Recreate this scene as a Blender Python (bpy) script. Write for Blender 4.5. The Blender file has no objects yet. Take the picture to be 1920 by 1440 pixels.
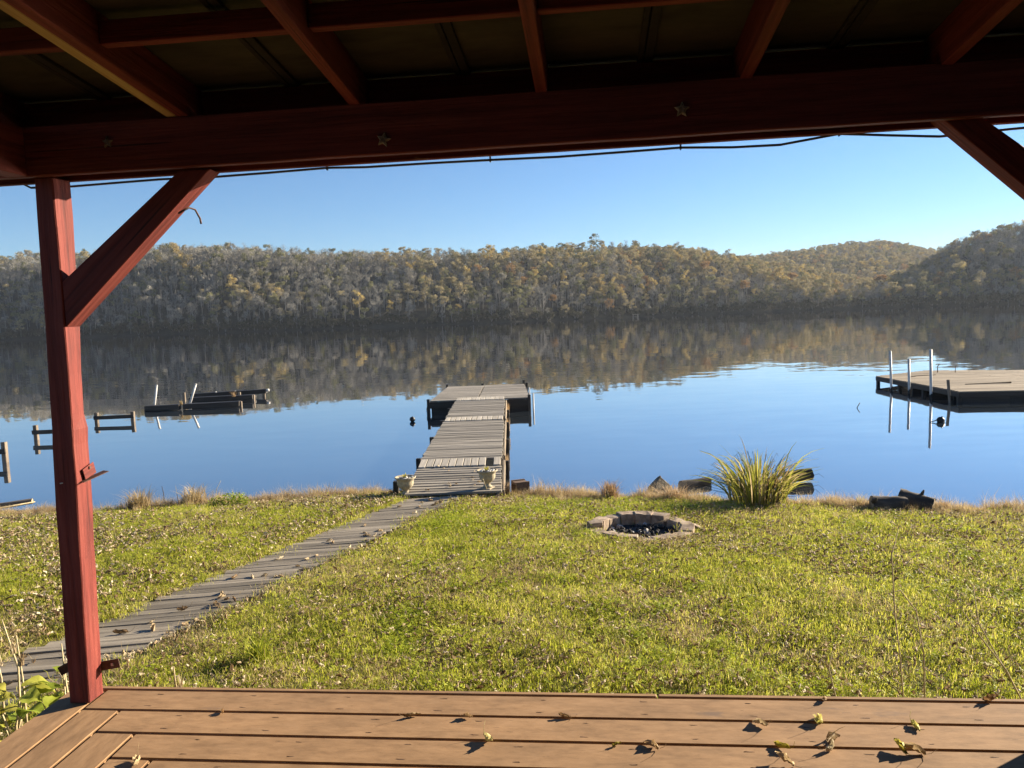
import bpy, bmesh, math, random
import numpy as np
from mathutils import Matrix, Vector, Euler
R = math.radians
scene = bpy.context.scene
COL = scene.collection

# ------------------------------------------------------------------ camera
EYE = 2.6
cam_d = bpy.data.cameras.new('camera'); cam = bpy.data.objects.new('camera', cam_d); COL.objects.link(cam)
cam_d.sensor_width = 36.0; cam_d.lens = 1443.0 * 36.0 / 1920.0
cam_d.clip_start = 0.05; cam_d.clip_end = 6000.0
_p, _r = R(5.15), R(2.1)
_fw = Vector((0, math.cos(_p), -math.sin(_p))); _rt0 = Vector((1, 0, 0)); _up0 = _rt0.cross(_fw)
_rt = _rt0 * math.cos(_r) - _up0 * math.sin(_r); _up = _up0 * math.cos(_r) + _rt0 * math.sin(_r)
_m = Matrix((_rt, _up, -_fw)).transposed().to_4x4(); _m.translation = (0, 0, EYE)
cam.matrix_world = _m
scene.camera = cam

# ------------------------------------------------------------------ light
SUN_AZ = 62.0      # degrees to the right of the view direction (+Y)
SUN_EL = 17.5
world = bpy.data.worlds.new('World'); scene.world = world; world.use_nodes = True
wn = world.node_tree.nodes; wl = world.node_tree.links; wn.clear()
sky = wn.new('ShaderNodeTexSky'); sky.sky_type = 'NISHITA'; sky.sun_disc = False
sky.sun_elevation = R(SUN_EL); sky.sun_rotation = R(SUN_AZ)
sky.altitude = 200; sky.air_density = 1.0; sky.dust_density = 0.0; sky.ozone_density = 6.2
bg = wn.new('ShaderNodeBackground'); bg.inputs['Strength'].default_value = 0.0475
wo = wn.new('ShaderNodeOutputWorld')
wl.new(sky.outputs[0], bg.inputs[0]); wl.new(bg.outputs[0], wo.inputs[0])
sun_d = bpy.data.lights.new('sun', 'SUN'); sun = bpy.data.objects.new('sun', sun_d); COL.objects.link(sun)
sun_d.energy = 5.0; sun_d.angle = R(0.5); sun_d.color = (1.0, 0.86, 0.66)
_sd = Vector((math.sin(R(SUN_AZ)) * math.cos(R(SUN_EL)), math.cos(R(SUN_AZ)) * math.cos(R(SUN_EL)), math.sin(R(SUN_EL))))
sun.rotation_euler = _sd.to_track_quat('Z', 'Y').to_euler(); sun.location = (60, 30, 40)
scene.view_settings.view_transform = 'Standard'; scene.view_settings.look = 'None'
scene.view_settings.exposure = 1.78; scene.view_settings.gamma = 1.0
scene.view_settings.use_curve_mapping = False
scene.render.engine = 'CYCLES'
scene.cycles.max_bounces = 4; scene.cycles.diffuse_bounces = 2; scene.cycles.transmission_bounces = 2; scene.cycles.glossy_bounces = 2

# ------------------------------------------------------------------ helpers
def tag(o, label=None, cat=None, group=None, kind=None):
    if label: o['label'] = label
    if cat: o['category'] = cat
    if group: o['group'] = group
    if kind: o['kind'] = kind
    return o
def empty(name, loc=(0, 0, 0), rz=0.0):
    o = bpy.data.objects.new(name, None); COL.objects.link(o); o.empty_display_size = 0.1
    o.location = loc; o.rotation_euler = (0, 0, rz); return o
def obj(name, mesh, mat=None, parent=None, M=None, link=True):
    if isinstance(mesh, bmesh.types.BMesh):
        me = bpy.data.meshes.new(name); mesh.to_mesh(me); mesh.free(); mesh = me
    if mat is not None and len(mesh.materials) == 0: mesh.materials.append(mat)
    o = bpy.data.objects.new(name, mesh)
    if link: COL.objects.link(o)
    if parent: o.parent = parent
    if M is not None: o.matrix_local = M
    return o
def pymesh(name, v, f, smooth=False):
    me = bpy.data.meshes.new(name); me.from_pydata([tuple(p) for p in v], [], f); me.update()
    if smooth: me.polygons.foreach_set('use_smooth', [True] * len(me.polygons))
    return me
def frame(a, b, up=(0, 0, 1)):
    a, b = Vector(a), Vector(b); x = (b - a).normalized(); z = Vector(up); z = (z - x * z.dot(x))
    if z.length < 1e-4: z = Vector((0, 1, 0)); z = z - x * z.dot(x)
    z.normalize(); y = z.cross(x)
    M = Matrix((x, y, z)).transposed().to_4x4(); M.translation = (a + b) / 2
    return M, (b - a).length
_boxes = {}
def box_mesh(L, W, H, bev=0.003, jit=0.0, segs=1, var=0, seg_b=1):
    k = (round(L, 3), round(W, 3), round(H, 3), bev, jit, segs, var)
    if k in _boxes: return _boxes[k]
    rnd = random.Random(hash(k) & 0xffff if False else int(L * 1000) * 7 + var * 131 + int(W * 1000))
    bm = bmesh.new()
    rings = []
    for i in range(segs + 1):
        x = -L / 2 + L * i / segs
        jy, jz = rnd.uniform(-jit, jit), rnd.uniform(-jit, jit) * 0.7
        ring = []
        for sy, sz in ((-1, -1), (1, -1), (1, 1), (-1, 1)):
            ex = rnd.uniform(-jit, jit) * 2 if i in (0, segs) else 0
            ring.append(bm.verts.new((x + ex, sy * W / 2 + jy + rnd.uniform(-jit, jit) * .5, sz * H / 2 + jz)))
        rings.append(ring)
    for i in range(segs):
        for j in range(4):
            bm.faces.new((rings[i][j], rings[i][(j + 1) % 4], rings[i + 1][(j + 1) % 4], rings[i + 1][j]))
    bm.faces.new(rings[0][::-1]); bm.faces.new(rings[-1])
    bmesh.ops.recalc_face_normals(bm, faces=bm.faces)
    if bev > 0:
        es = [e for e in bm.edges if len(e.link_faces) == 2 and e.calc_face_angle(0) > 0.8]
        bmesh.ops.bevel(bm, geom=es, offset=bev, segments=seg_b, affect='EDGES', clamp_overlap=True)
    me = bpy.data.meshes.new('timber'); bm.to_mesh(me); bm.free()
    _boxes[k] = me
    return me
def with_mat(me, mat):
    if len(me.materials) == 0: me.materials.append(mat); return me
    if me.materials[0] == mat: return me
    c = me.copy(); c.materials.clear(); c.materials.append(mat); return c
_mm = {}
def matmesh(me, mat):
    k = (me.name, mat.name)
    if k not in _mm: _mm[k] = with_mat(me, mat)
    return _mm[k]
def timber(name, a, b, w, h, mat, parent=None, up=(0, 0, 1), bev=0.003, jit=0.0, segs=1, var=0, seg_b=1):
    M, L = frame(a, b, up)
    return obj(name, matmesh(box_mesh(L, w, h, bev, jit, segs, var, seg_b), mat), None, parent, M)
def tube_data(pts, rad, n=8, cap=True):
    pts = [Vector(p) for p in pts]
    if not hasattr(rad, '__len__'): rad = [rad] * len(pts)
    v, f = [], []
    prev = None
    for i, p in enumerate(pts):
        d = (pts[min(i + 1, len(pts) - 1)] - pts[max(i - 1, 0)]).normalized()
        if prev is None:
            a = d.orthogonal().normalized()
        else:
            a = (prev - d * prev.dot(d)).normalized()
        prev = a; b = d.cross(a)
        for k in range(n):
            t = 2 * math.pi * k / n
            v.append(p + (a * math.cos(t) + b * math.sin(t)) * rad[i])
    for i in range(len(pts) - 1):
        for k in range(n):
            f.append((i * n + k, i * n + (k + 1) % n, (i + 1) * n + (k + 1) % n, (i + 1) * n + k))
    if cap:
        f.append(tuple(range(n))[::-1]); f.append(tuple((len(pts) - 1) * n + k for k in range(n)))
    return v, f
def tube(name, pts, rad, mat, parent=None, n=8, smooth=True):
    v, f = tube_data(pts, rad, n); me = pymesh(name, v, f, smooth); return obj(name, me, mat, parent)
def join(parts):
    V, F = [], []
    for v, f in parts:
        o = len(V); V += list(v); F += [tuple(i + o for i in q) for q in f]
    return V, F
def lathe_data(prof, n=24):
    v, f = [], []
    for r, z in prof:
        for k in range(n):
            t = 2 * math.pi * k / n; v.append((r * math.cos(t), r * math.sin(t), z))
    for i in range(len(prof) - 1):
        for k in range(n):
            f.append((i * n + k, i * n + (k + 1) % n, (i + 1) * n + (k + 1) % n, (i + 1) * n + k))
    f.append(tuple(range(n))[::-1]); f.append(tuple((len(prof) - 1) * n + k for k in range(n)))
    return v, f
_perm = np.random.RandomState(7).rand(256, 256)
def vnoise(x, y):
    x = np.asarray(x, float); y = np.asarray(y, float)
    xi = np.floor(x).astype(int); yi = np.floor(y).astype(int); fx = x - xi; fy = y - yi
    fx = fx * fx * (3 - 2 * fx); fy = fy * fy * (3 - 2 * fy)
    g = lambda a, b: _perm[a & 255, b & 255]
    return (g(xi, yi) * (1 - fx) + g(xi + 1, yi) * fx) * (1 - fy) + (g(xi, yi + 1) * (1 - fx) + g(xi + 1, yi + 1) * fx) * fy
def fbm(x, y, o=4):
    s, a, t = 0, 0.5, 0
    for k in range(o):
        s = s + a * vnoise(np.asarray(x) * 2 ** k + 17 * k, np.asarray(y) * 2 ** k + 31 * k); t += a; a *= 0.5
    return s / t

# ------------------------------------------------------------------ materials
def nmat(name):
    m = bpy.data.materials.new(name); m.use_nodes = True
    nt = m.node_tree; b = nt.nodes['Principled BSDF']
    return m, nt, b
def N(nt, t, **kw):
    n = nt.nodes.new(t)
    for k, v in kw.items():
        if k.startswith('i_'):
            kk = k[2:].replace('_', ' ')
            n.inputs[kk].default_value = v
        else: setattr(n, k, v)
    return n
def ramp(nt, fac, stops):
    r = nt.nodes.new('ShaderNodeValToRGB'); e = r.color_ramp.elements
    e[0].position, e[0].color = stops[0][0], (*stops[0][1], 1)
    e[1].position, e[1].color = stops[1][0], (*stops[1][1], 1)
    for p, c in stops[2:]:
        q = e.new(p); q.color = (*c, 1)
    nt.links.new(fac, r.inputs[0]); return r.outputs[0]
def mixc(nt, fac, a, b, mode='MIX'):
    m = nt.nodes.new('ShaderNodeMix'); m.data_type = 'RGBA'; m.blend_type = mode
    for k, s in ((0, fac), (6, a), (7, b)):
        if hasattr(s, 'is_linked') or hasattr(s, 'links'): nt.links.new(s, m.inputs[k])
        elif k == 0: m.inputs[0].default_value = s
        else: m.inputs[k].default_value = (*s, 1)
    return m.outputs[2]
def math_n(nt, op, a, b=None):
    m = nt.nodes.new('ShaderNodeMath'); m.operation = op
    for k, s in ((0, a), (1, b)):
        if s is None: continue
        if hasattr(s, 'links'): nt.links.new(s, m.inputs[k])
        else: m.inputs[k].default_value = s
    return m.outputs[0]
def coords(nt, scale, rand_off=True, kind='Object'):
    tc = nt.nodes.new('ShaderNodeTexCoord'); mp = nt.nodes.new('ShaderNodeMapping')
    mp.inputs['Scale'].default_value = scale
    if rand_off:
        oi = nt.nodes.new('ShaderNodeObjectInfo'); va = nt.nodes.new('ShaderNodeVectorMath'); va.operation = 'SCALE'
        va.inputs[0].default_value = (37, 53, 71); nt.links.new(oi.outputs['Random'], va.inputs['Scale'])
        ad = nt.nodes.new('ShaderNodeVectorMath'); ad.operation = 'ADD'
        nt.links.new(tc.outputs[kind], ad.inputs[0]); nt.links.new(va.outputs[0], ad.inputs[1])
        nt.links.new(ad.outputs[0], mp.inputs[0])
    else: nt.links.new(tc.outputs[kind], mp.inputs[0])
    return mp.outputs[0]
def noise(nt, vec, scale=1.0, detail=4.0, rough=0.6, out=0):
    n = nt.nodes.new('ShaderNodeTexNoise'); n.inputs['Scale'].default_value = scale
    n.inputs['Detail'].default_value = detail; n.inputs['Roughness'].default_value = rough
    if vec is not None: nt.links.new(vec, n.inputs['Vector'])
    return n.outputs[out]
def bump(nt, b, h, strength=0.5, dist=0.01):
    n = nt.nodes.new('ShaderNodeBump'); n.inputs['Strength'].default_value = strength
    n.inputs['Distance'].default_value = dist; nt.links.new(h, n.inputs['Height']); nt.links.new(n.outputs[0], b.inputs['Normal'])
def wood(name, dark, mid, light, grain=(1.2, 45, 45), rough=0.85, bmp=0.5, bd=0.004, vary=0.25, blotch=None, dirt=0.0, cracks=False):
    m, nt, b = nmat(name)
    g = noise(nt, coords(nt, grain), 1.0, 6, 0.65)
    c = ramp(nt, g, [(0.28, dark), (0.5, mid), (0.72, light)])
    oi = nt.nodes.new('ShaderNodeObjectInfo')
    f = math_n(nt, 'ADD', math_n(nt, 'MULTIPLY', oi.outputs['Random'], vary * 2), 1 - vary)
    k = nt.nodes.new('ShaderNodeCombineColor'); [nt.links.new(f, k.inputs[i]) for i in range(3)]
    c = mixc(nt, 1.0, c, k.outputs[0], 'MULTIPLY')
    if blotch:
        bl = noise(nt, coords(nt, (2.5, 7, 7)), 1.0, 5, 0.6)
        bf = ramp(nt, bl, [(blotch[1], (0, 0, 0)), (blotch[1] + 0.08, (1, 1, 1))])
        c = mixc(nt, bf, c, blotch[0])
    if cracks:
        ck = noise(nt, coords(nt, (0.9, 55, 55)), 1.0, 2, 0.5)
        cf = ramp(nt, ck, [(0.27, (0.25, 0.2, 0.2)), (0.33, (1, 1, 1))]); c = mixc(nt, 1.0, c, cf, 'MULTIPLY')
    if dirt:
        d1 = noise(nt, coords(nt, (3.0, 9, 9)), 1.0, 7, 0.72)
        df = ramp(nt, d1, [(0.35, (1 - dirt,) * 3), (0.62, (1, 1, 1))]); c = mixc(nt, 1.0, c, df, 'MULTIPLY')
        d2 = noise(nt, coords(nt, (22, 70, 70)), 1.0, 3, 0.6)
        df = ramp(nt, d2, [(0.24, (1 - dirt * 1.6,) * 3), (0.34, (1, 1, 1))]); c = mixc(nt, 1.0, c, df, 'MULTIPLY')
    nt.links.new(c, b.inputs['Base Color']); b.inputs['Roughness'].default_value = rough
    b.inputs['Specular IOR Level'].default_value = 0.3
    bump(nt, b, g, bmp, bd)
    return m
def plain(name, col, rough=0.7, var=0.3, scale=12.0, bmp=0.3, bd=0.004, metallic=0.0, c2=None):
    m, nt, b = nmat(name)
    g = noise(nt, coords(nt, (1, 1, 1)), scale, 5, 0.6)
    lo = tuple(x * (1 - var) for x in col); hi = c2 or tuple(min(1, x * (1 + var)) for x in col)
    nt.links.new(ramp(nt, g, [(0.3, lo), (0.7, hi)]), b.inputs['Base Color'])
    b.inputs['Roughness'].default_value = rough; b.inputs['Metallic'].default_value = metallic
    b.inputs['Specular IOR Level'].default_value = 0.3
    bump(nt, b, g, bmp, bd); return m
def leafy(name, cols, trans=0.35, rough=0.6, inst=True):
    """thin leaf: colour picked per blade (attribute) and per plant (object random)"""
    m, nt, b = nmat(name)
    at = nt.nodes.new('ShaderNodeAttribute'); at.attribute_name = 'tone'
    oi = nt.nodes.new('ShaderNodeObjectInfo')
    f = math_n(nt, 'ADD', math_n(nt, 'MULTIPLY', at.outputs['Fac'], 0.6), math_n(nt, 'MULTIPLY', oi.outputs['Random'], 0.4))
    n = len(cols); c = ramp(nt, f, [(0.15 + 0.7 * i / (n - 1), cc) for i, cc in enumerate(cols)])
    nt.links.new(c, b.inputs['Base Color']); b.inputs['Roughness'].default_value = rough
    b.inputs['Specular IOR Level'].default_value = 0.25
    if trans > 0:
        tr = nt.nodes.new('ShaderNodeBsdfTranslucent'); nt.links.new(c, tr.inputs[0])
        mx = nt.nodes.new('ShaderNodeMixShader'); mx.inputs[0].default_value = trans
        out = nt.nodes['Material Output']
        nt.links.new(b.outputs[0], mx.inputs[1]); nt.links.new(tr.outputs[0], mx.inputs[2]); nt.links.new(mx.outputs[0], out.inputs[0])
    return m

M_red = wood('red_paint', (0.075, 0.010, 0.0075), (0.165, 0.027, 0.019), (0.225, 0.05, 0.035), (1.5, 38, 38), 0.75, 1.0, 0.006, 0.12, ((0.36, 0.24, 0.15), 0.70), 0.25, True)
M_bare = wood('bare_pine', (0.22, 0.13, 0.05), (0.36, 0.23, 0.09), (0.45, 0.31, 0.14), (1.5, 30, 30), 0.8, 0.3)
M_ply = wood('roof_panel_brown', (0.035, 0.028, 0.016), (0.06, 0.05, 0.03), (0.085, 0.07, 0.042), (3, 9, 9), 0.9, 0.3, 0.003, 0.1)
M_shade_wall = wood('brown_shade_wall', (0.04, 0.028, 0.02), (0.06, 0.042, 0.03), (0.08, 0.058, 0.04), (1.5, 30, 30), 0.9, 0.3)  # for the out-of-view walls added to shade the pavilion interior
M_seam = plain('dark_seam_wood', (0.03, 0.024, 0.018), 0.9)
M_deck = wood('composite_deck', (0.235, 0.137, 0.068), (0.315, 0.188, 0.094), (0.365, 0.222, 0.116), (11, 34, 34), 0.8, 0.45, 0.002, 0.07, ((0.20, 0.13, 0.085), 0.64), 0.26)
M_plank = wood('weathered_plank', (0.125, 0.110, 0.088), (0.235, 0.21, 0.172), (0.34, 0.305, 0.255), (1.2, 26, 26), 0.9, 0.9, 0.006, 0.32)
M_plank_l = wood('pale_new_plank', (0.27, 0.24, 0.19), (0.40, 0.36, 0.295), (0.50, 0.455, 0.38), (1.5, 30, 30), 0.85, 0.5, 0.004, 0.15)
M_path = wood('path_plank', (0.08, 0.066, 0.05), (0.19, 0.163, 0.125), (0.30, 0.262, 0.205), (1.2, 26, 26), 0.9, 0.9, 0.006, 0.35)
M_warm = wood('brown_grey_plank', (0.12, 0.092, 0.06), (0.24, 0.19, 0.13), (0.33, 0.27, 0.195), (1.5, 35, 35), 0.9, 0.7, 0.005, 0.2)
M_wet = wood('wet_dark_timber', (0.012, 0.010, 0.008), (0.028, 0.023, 0.018), (0.05, 0.042, 0.033), (1.5, 25, 25), 0.55, 0.6, 0.006, 0.2)
M_old = wood('old_grey_brown_timber', (0.07, 0.055, 0.04), (0.15, 0.12, 0.09), (0.24, 0.20, 0.15), (1.5, 25, 25), 0.9, 0.7, 0.006, 0.2)
M_bark = wood('dark_bark', (0.025, 0.021, 0.017), (0.07, 0.058, 0.046), (0.12, 0.10, 0.08), (6, 14, 14), 0.95, 1.0, 0.012, 0.2)
M_cut = plain('cut_log_end', (0.30, 0.24, 0.16), 0.9, 0.3, 30)
M_pvc = plain('white_pvc', (0.44, 0.43, 0.40), 0.45, 0.2, 8)
M_steel = plain('rusty_bracket', (0.10, 0.055, 0.04), 0.7, 0.4, 40, 0.5)
M_gal = plain('galvanised', (0.42, 0.42, 0.41), 0.45, 0.25, 30, 0.2, metallic=0.7)
M_black = plain('black_plastic', (0.012, 0.012, 0.013), 0.45, 0.4, 20)
M_cable = plain('grey_cable', (0.10, 0.10, 0.085), 0.5, 0.2, 30)
M_star = plain('star_resin', (0.13, 0.085, 0.05), 0.6, 0.5, 60, c2=(0.26, 0.20, 0.14))
M_conc = plain('cast_concrete_urn', (0.34, 0.29, 0.20), 0.95, 0.3, 25, 0.6)
M_brick = plain('brown_cinder_block', (0.13, 0.085, 0.06), 0.95, 0.35, 60, 0.8)
M_paver = plain('fire_ring_paver', (0.24, 0.165, 0.11), 0.95, 0.4, 9, 0.9, 0.008, c2=(0.47, 0.37, 0.27))
M_ash = plain('ash_and_charcoal', (0.02, 0.019, 0.018), 0.95, 0.7, 40, 1.0, 0.02, c2=(0.10, 0.095, 0.09))
M_ashl = plain('pale_ash', (0.38, 0.37, 0.36), 0.95, 0.5, 40, 0.6)
M_rock = plain('mossy_rock', (0.16, 0.135, 0.09), 0.95, 0.5, 6, 0.8, 0.02, c2=(0.30, 0.25, 0.17))
M_peb = plain('white_pebble', (0.62, 0.60, 0.54), 0.8, 0.3, 20)
M_soil = plain('dark_soil', (0.06, 0.045, 0.03), 0.95, 0.5, 50, 0.8)
M_screw = plain('deck_screw', (0.13, 0.075, 0.04), 0.6, 0.3, 80)

M_grass = leafy('lawn_grass', [(0.16, 0.19, 0.02), (0.34, 0.37, 0.032), (0.49, 0.48, 0.06), (0.60, 0.54, 0.16)], 0.55)
M_clover = leafy('clover_leaf', [(0.24, 0.31, 0.02), (0.39, 0.45, 0.03), (0.52, 0.54, 0.06)], 0.5)
M_straw = leafy('dry_straw', [(0.28, 0.20, 0.09), (0.45, 0.34, 0.17), (0.60, 0.49, 0.29)], 0.45)
M_rust = leafy('russet_straw', [(0.27, 0.165, 0.08), (0.42, 0.29, 0.155), (0.56, 0.43, 0.26)], 0.4)
M_litter = leafy('dry_leaf', [(0.17, 0.105, 0.05), (0.34, 0.25, 0.145), (0.46, 0.37, 0.235), (0.60, 0.52, 0.37)], 0.25)
M_dleaf = leafy('curled_dry_leaf', [(0.22, 0.12, 0.05), (0.42, 0.31, 0.17), (0.55, 0.46, 0.29)], 0.3)
M_yleaf = leafy('yellow_green_leaf', [(0.36, 0.30, 0.04), (0.46, 0.42, 0.09), (0.5, 0.44, 0.2)], 0.35)
M_blade = leafy('long_green_blade', [(0.12, 0.13, 0.02), (0.25, 0.26, 0.035), (0.38, 0.36, 0.07), (0.48, 0.40, 0.16)], 0.45)
M_twig = plain('dark_dry_stem', (0.05, 0.035, 0.022), 0.9, 0.5, 30)
M_stalk = plain('pale_dry_stalk', (0.42, 0.34, 0.2), 0.85, 0.3, 30)
M_host = leafy('broad_yellow_green_leaf', [(0.16, 0.22, 0.025), (0.28, 0.33, 0.04), (0.40, 0.38, 0.07)], 0.4)

M_trunk = plain('grey_tree_bark', (0.20, 0.185, 0.165), 0.95, 0.4, 4, c2=(0.36, 0.335, 0.30))
M_t_bare = leafy('bare_twigs', [(0.135, 0.128, 0.108), (0.25, 0.235, 0.195), (0.40, 0.37, 0.30)], 0.0, 0.9)
M_t_tan = leafy('tan_foliage', [(0.17, 0.143, 0.078), (0.32, 0.268, 0.145), (0.46, 0.385, 0.21)], 0.25, 0.9)
M_t_olive = leafy('olive_foliage', [(0.085, 0.09, 0.048), (0.18, 0.178, 0.085), (0.32, 0.30, 0.14)], 0.25, 0.9)
M_t_gold = leafy('golden_foliage', [(0.28, 0.205, 0.08), (0.44, 0.335, 0.125), (0.56, 0.45, 0.19)], 0.3, 0.9)
M_t_orange = leafy('orange_foliage', [(0.20, 0.125, 0.06), (0.33, 0.205, 0.09), (0.43, 0.27, 0.12)], 0.3, 0.9)
M_t_cedar = leafy('dark_evergreen_foliage', [(0.022, 0.030, 0.018), (0.040, 0.05, 0.028), (0.065, 0.072, 0.04)], 0.1, 0.9)
M_t_shrub = leafy('bank_shrub_foliage', [(0.05, 0.05, 0.033), (0.09, 0.082, 0.05), (0.15, 0.128, 0.08)], 0.15, 0.9)

def ground_mat(name, stops, scale, bd):
    m, nt, b = nmat(name)
    v = coords(nt, (1, 1, 1), False)
    g = noise(nt, v, scale, 8, 0.7); g2 = noise(nt, v, scale * 0.06, 3, 0.5)
    f = math_n(nt, 'ADD', math_n(nt, 'MULTIPLY', g, 0.6), math_n(nt, 'MULTIPLY', g2, 0.4))
    nt.links.new(ramp(nt, f, stops), b.inputs['Base Color']); b.inputs['Roughness'].default_value = 0.95
    b.inputs['Specular IOR Level'].default_value = 0.15
    bump(nt, b, g, 0.8, bd); return m
M_lawn = ground_mat('lawn_soil_and_thatch', [(0.32, (0.05, 0.05, 0.017)), (0.5, (0.13, 0.125, 0.033)), (0.7, (0.23, 0.195, 0.078))], 30, 0.02)
M_hill = ground_mat('leaf_littered_hillside', [(0.3, (0.022, 0.022, 0.016)), (0.5, (0.042, 0.038, 0.026)), (0.7, (0.075, 0.062, 0.04))], 0.6, 0.3)

def water_mat():
    m, nt, b = nmat('calm_river_water')
    geo = nt.nodes.new('ShaderNodeNewGeometry')
    def layer(scale, s, seed):
        mp = nt.nodes.new('ShaderNodeMapping'); mp.inputs['Scale'].default_value = scale; mp.inputs['Location'].default_value = (seed, seed * 2, 0)
        nt.links.new(geo.outputs['Position'], mp.inputs[0])
        c = noise(nt, mp.outputs[0], 1.0, 2.5, 0.55, 1)
        sb = nt.nodes.new('ShaderNodeVectorMath'); sb.operation = 'SUBTRACT'; nt.links.new(c, sb.inputs[0]); sb.inputs[1].default_value = (0.5, 0.5, 0.5)
        ml = nt.nodes.new('ShaderNodeVectorMath'); ml.operation = 'MULTIPLY'; nt.links.new(sb.outputs[0], ml.inputs[0]); ml.inputs[1].default_value = (s, s, 0)
        return ml.outputs[0]
    a = layer((0.5, 1.3, 1), 0.008, 3.0); c = layer((0.035, 0.11, 1), 0.006, 11.0); d = layer((2.2, 6.0, 1), 0.006, 19.0)
    # rippled bands out on the river, glassy close to the bank
    mp = nt.nodes.new('ShaderNodeMapping'); mp.inputs['Scale'].default_value = (0.012, 0.05, 1); nt.links.new(geo.outputs['Position'], mp.inputs[0])
    band = ramp(nt, noise(nt, mp.outputs[0], 1.0, 3, 0.6), [(0.46, (0.15, 0.15, 0.15)), (0.62, (1, 1, 1))])
    e = layer((0.8, 2.4, 1), 0.032, 29.0)
    eb = nt.nodes.new('ShaderNodeVectorMath'); eb.operation = 'MULTIPLY'; nt.links.new(e, eb.inputs[0]); nt.links.new(band, eb.inputs[1])
    def add(x, y):
        n = nt.nodes.new('ShaderNodeVectorMath'); n.operation = 'ADD'; nt.links.new(x, n.inputs[0])
        if isinstance(y, tuple): n.inputs[1].default_value = y
        else: nt.links.new(y, n.inputs[1])
        return n.outputs[0]
    s = add(add(add(add(a, c), d), eb.outputs[0]), (0, 0, 1))
    nz = nt.nodes.new('ShaderNodeVectorMath'); nz.operation = 'NORMALIZE'; nt.links.new(s, nz.inputs[0])
    b.inputs['Base Color'].default_value = (0.034, 0.046, 0.058, 1); b.inputs['Roughness'].default_value = 0.6; b.inputs['Specular IOR Level'].default_value = 0.0
    gl = nt.nodes.new('ShaderNodeBsdfGlossy'); gl.inputs['Roughness'].default_value = 0.012; nt.links.new(nz.outputs[0], gl.inputs['Normal'])
    gl.inputs['Color'].default_value = (0.97, 0.955, 0.96, 1)
    lw = nt.nodes.new('ShaderNodeLayerWeight'); lw.inputs['Blend'].default_value = 0.5; nt.links.new(nz.outputs[0], lw.inputs['Normal'])
    fc = math_n(nt, 'POWER', lw.outputs['Facing'], 1.75)
    mx = nt.nodes.new('ShaderNodeMixShader'); nt.links.new(fc, mx.inputs[0]); nt.links.new(b.outputs[0], mx.inputs[1]); nt.links.new(gl.outputs[0], mx.inputs[2])
    nt.links.new(mx.outputs[0], nt.nodes['Material Output'].inputs[0])
    return m
M_water = water_mat()

# ------------------------------------------------------------------ the setting: lawn, river, far hills
SHX = [-300, -60, -20, -7.15, -5.78, -4.3, -2.8, -1.68, 0.24, 2.3, 3.85, 4.95, 5.93, 10, 30, 120, 400]
SHY = [40, 16, 12, 10.6, 10.5, 10.85, 10.95, 11.05, 10.6, 10.0, 9.5, 9.1, 8.95, 8.3, 5.5, -6, -60]
PCX = [-3.85, -3.30, -2.98, -2.68, -1.905, -1.12]; PCY = [2.6, 3.95, 4.85, 5.59, 7.615, 10.0]     # centre line of the boardwalk
PZY = [3, 4.8, 5.6, 7.6, 10.1]; PZZ = [.50, .47, .43, .345, .195]
def shore_y(x): return np.interp(x, SHX, SHY)
def lawn_z(x, y):
    d = shore_y(x) - y + 0.25 * (fbm(np.asarray(x) * 0.9, np.asarray(y) * 0.9, 2) - 0.5)
    z = np.where(d > 0, 0.16 * (1 - np.exp(-2 * np.maximum(d, 0))) + 0.058 * np.minimum(np.maximum(d, 0), 7.2), 0.4 * d)
    z = np.where(d > 9, z + 0.02 * (d - 9), z)
    z = np.minimum(z, 3.0) + np.where(d > 0.3, 0.05 * (fbm(np.asarray(x) * 1.3 + 5, np.asarray(y) * 1.3, 3) - 0.5), 0)
    z = np.maximum(z, -1.2)
    px = np.interp(y, PCY, PCX); pz = np.interp(y, PZY, PZZ)
    adx = np.abs(np.asarray(x) - px); k = np.clip((0.62 - adx) / 0.2, 0, 1) * ((np.asarray(y) < 10.3) & (np.asarray(y) > 2.4))
    z = z * (1 - k) + np.minimum(z, pz - 0.012 - 0.04 * np.clip((0.42 - adx) / 0.08, 0, 1)) * k
    k = np.clip((0.62 - np.hypot((np.asarray(x) - 1.315), (np.asarray(y) - 7.93) / .92)) / 0.16, 0, 1)
    return z - 0.2 * k
def sheet(name, xs, ys, zf, mat):
    X, Y = np.meshgrid(xs, ys); Z = zf(X, Y); n, m_ = len(xs), len(ys)
    v = np.stack([X.ravel(), Y.ravel(), Z.ravel()], 1)
    i = np.arange(n * m_).reshape(m_, n)
    f = np.stack([i[:-1, :-1].ravel(), i[:-1, 1:].ravel(), i[1:, 1:].ravel(), i[1:, :-1].ravel()], 1)
    me = bpy.data.meshes.new(name); me.vertices.add(len(v)); me.vertices.foreach_set('co', v.ravel())
    me.loops.add(f.size); me.loops.foreach_set('vertex_index', f.ravel().astype(np.int32))
    me.polygons.add(len(f)); me.polygons.foreach_set('loop_start', np.arange(0, f.size, 4, dtype=np.int32))
    me.polygons.foreach_set('use_smooth', np.ones(len(f), bool)); me.update(); me.validate()
    return obj(name, me, mat)
xs = np.concatenate([np.linspace(-300, -14, 40), np.linspace(-13.8, 13.8, 340), np.linspace(14, 400, 50)])
ys = np.concatenate([np.linspace(-200, 0, 30), np.linspace(0.3, 13, 190), np.linspace(13.5, 48, 50)])
lawn = tag(sheet('lawn', xs, ys, lawn_z, M_lawn), 'sunlit green lawn sloping down to the river', None, None, 'structure')
river = obj('river', pymesh('river', [(-1900, -300, 0), (2700, -300, 0), (2700, 1500, 0), (-1900, 1500, 0)], [(0, 1, 2, 3)]), M_water)
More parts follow.
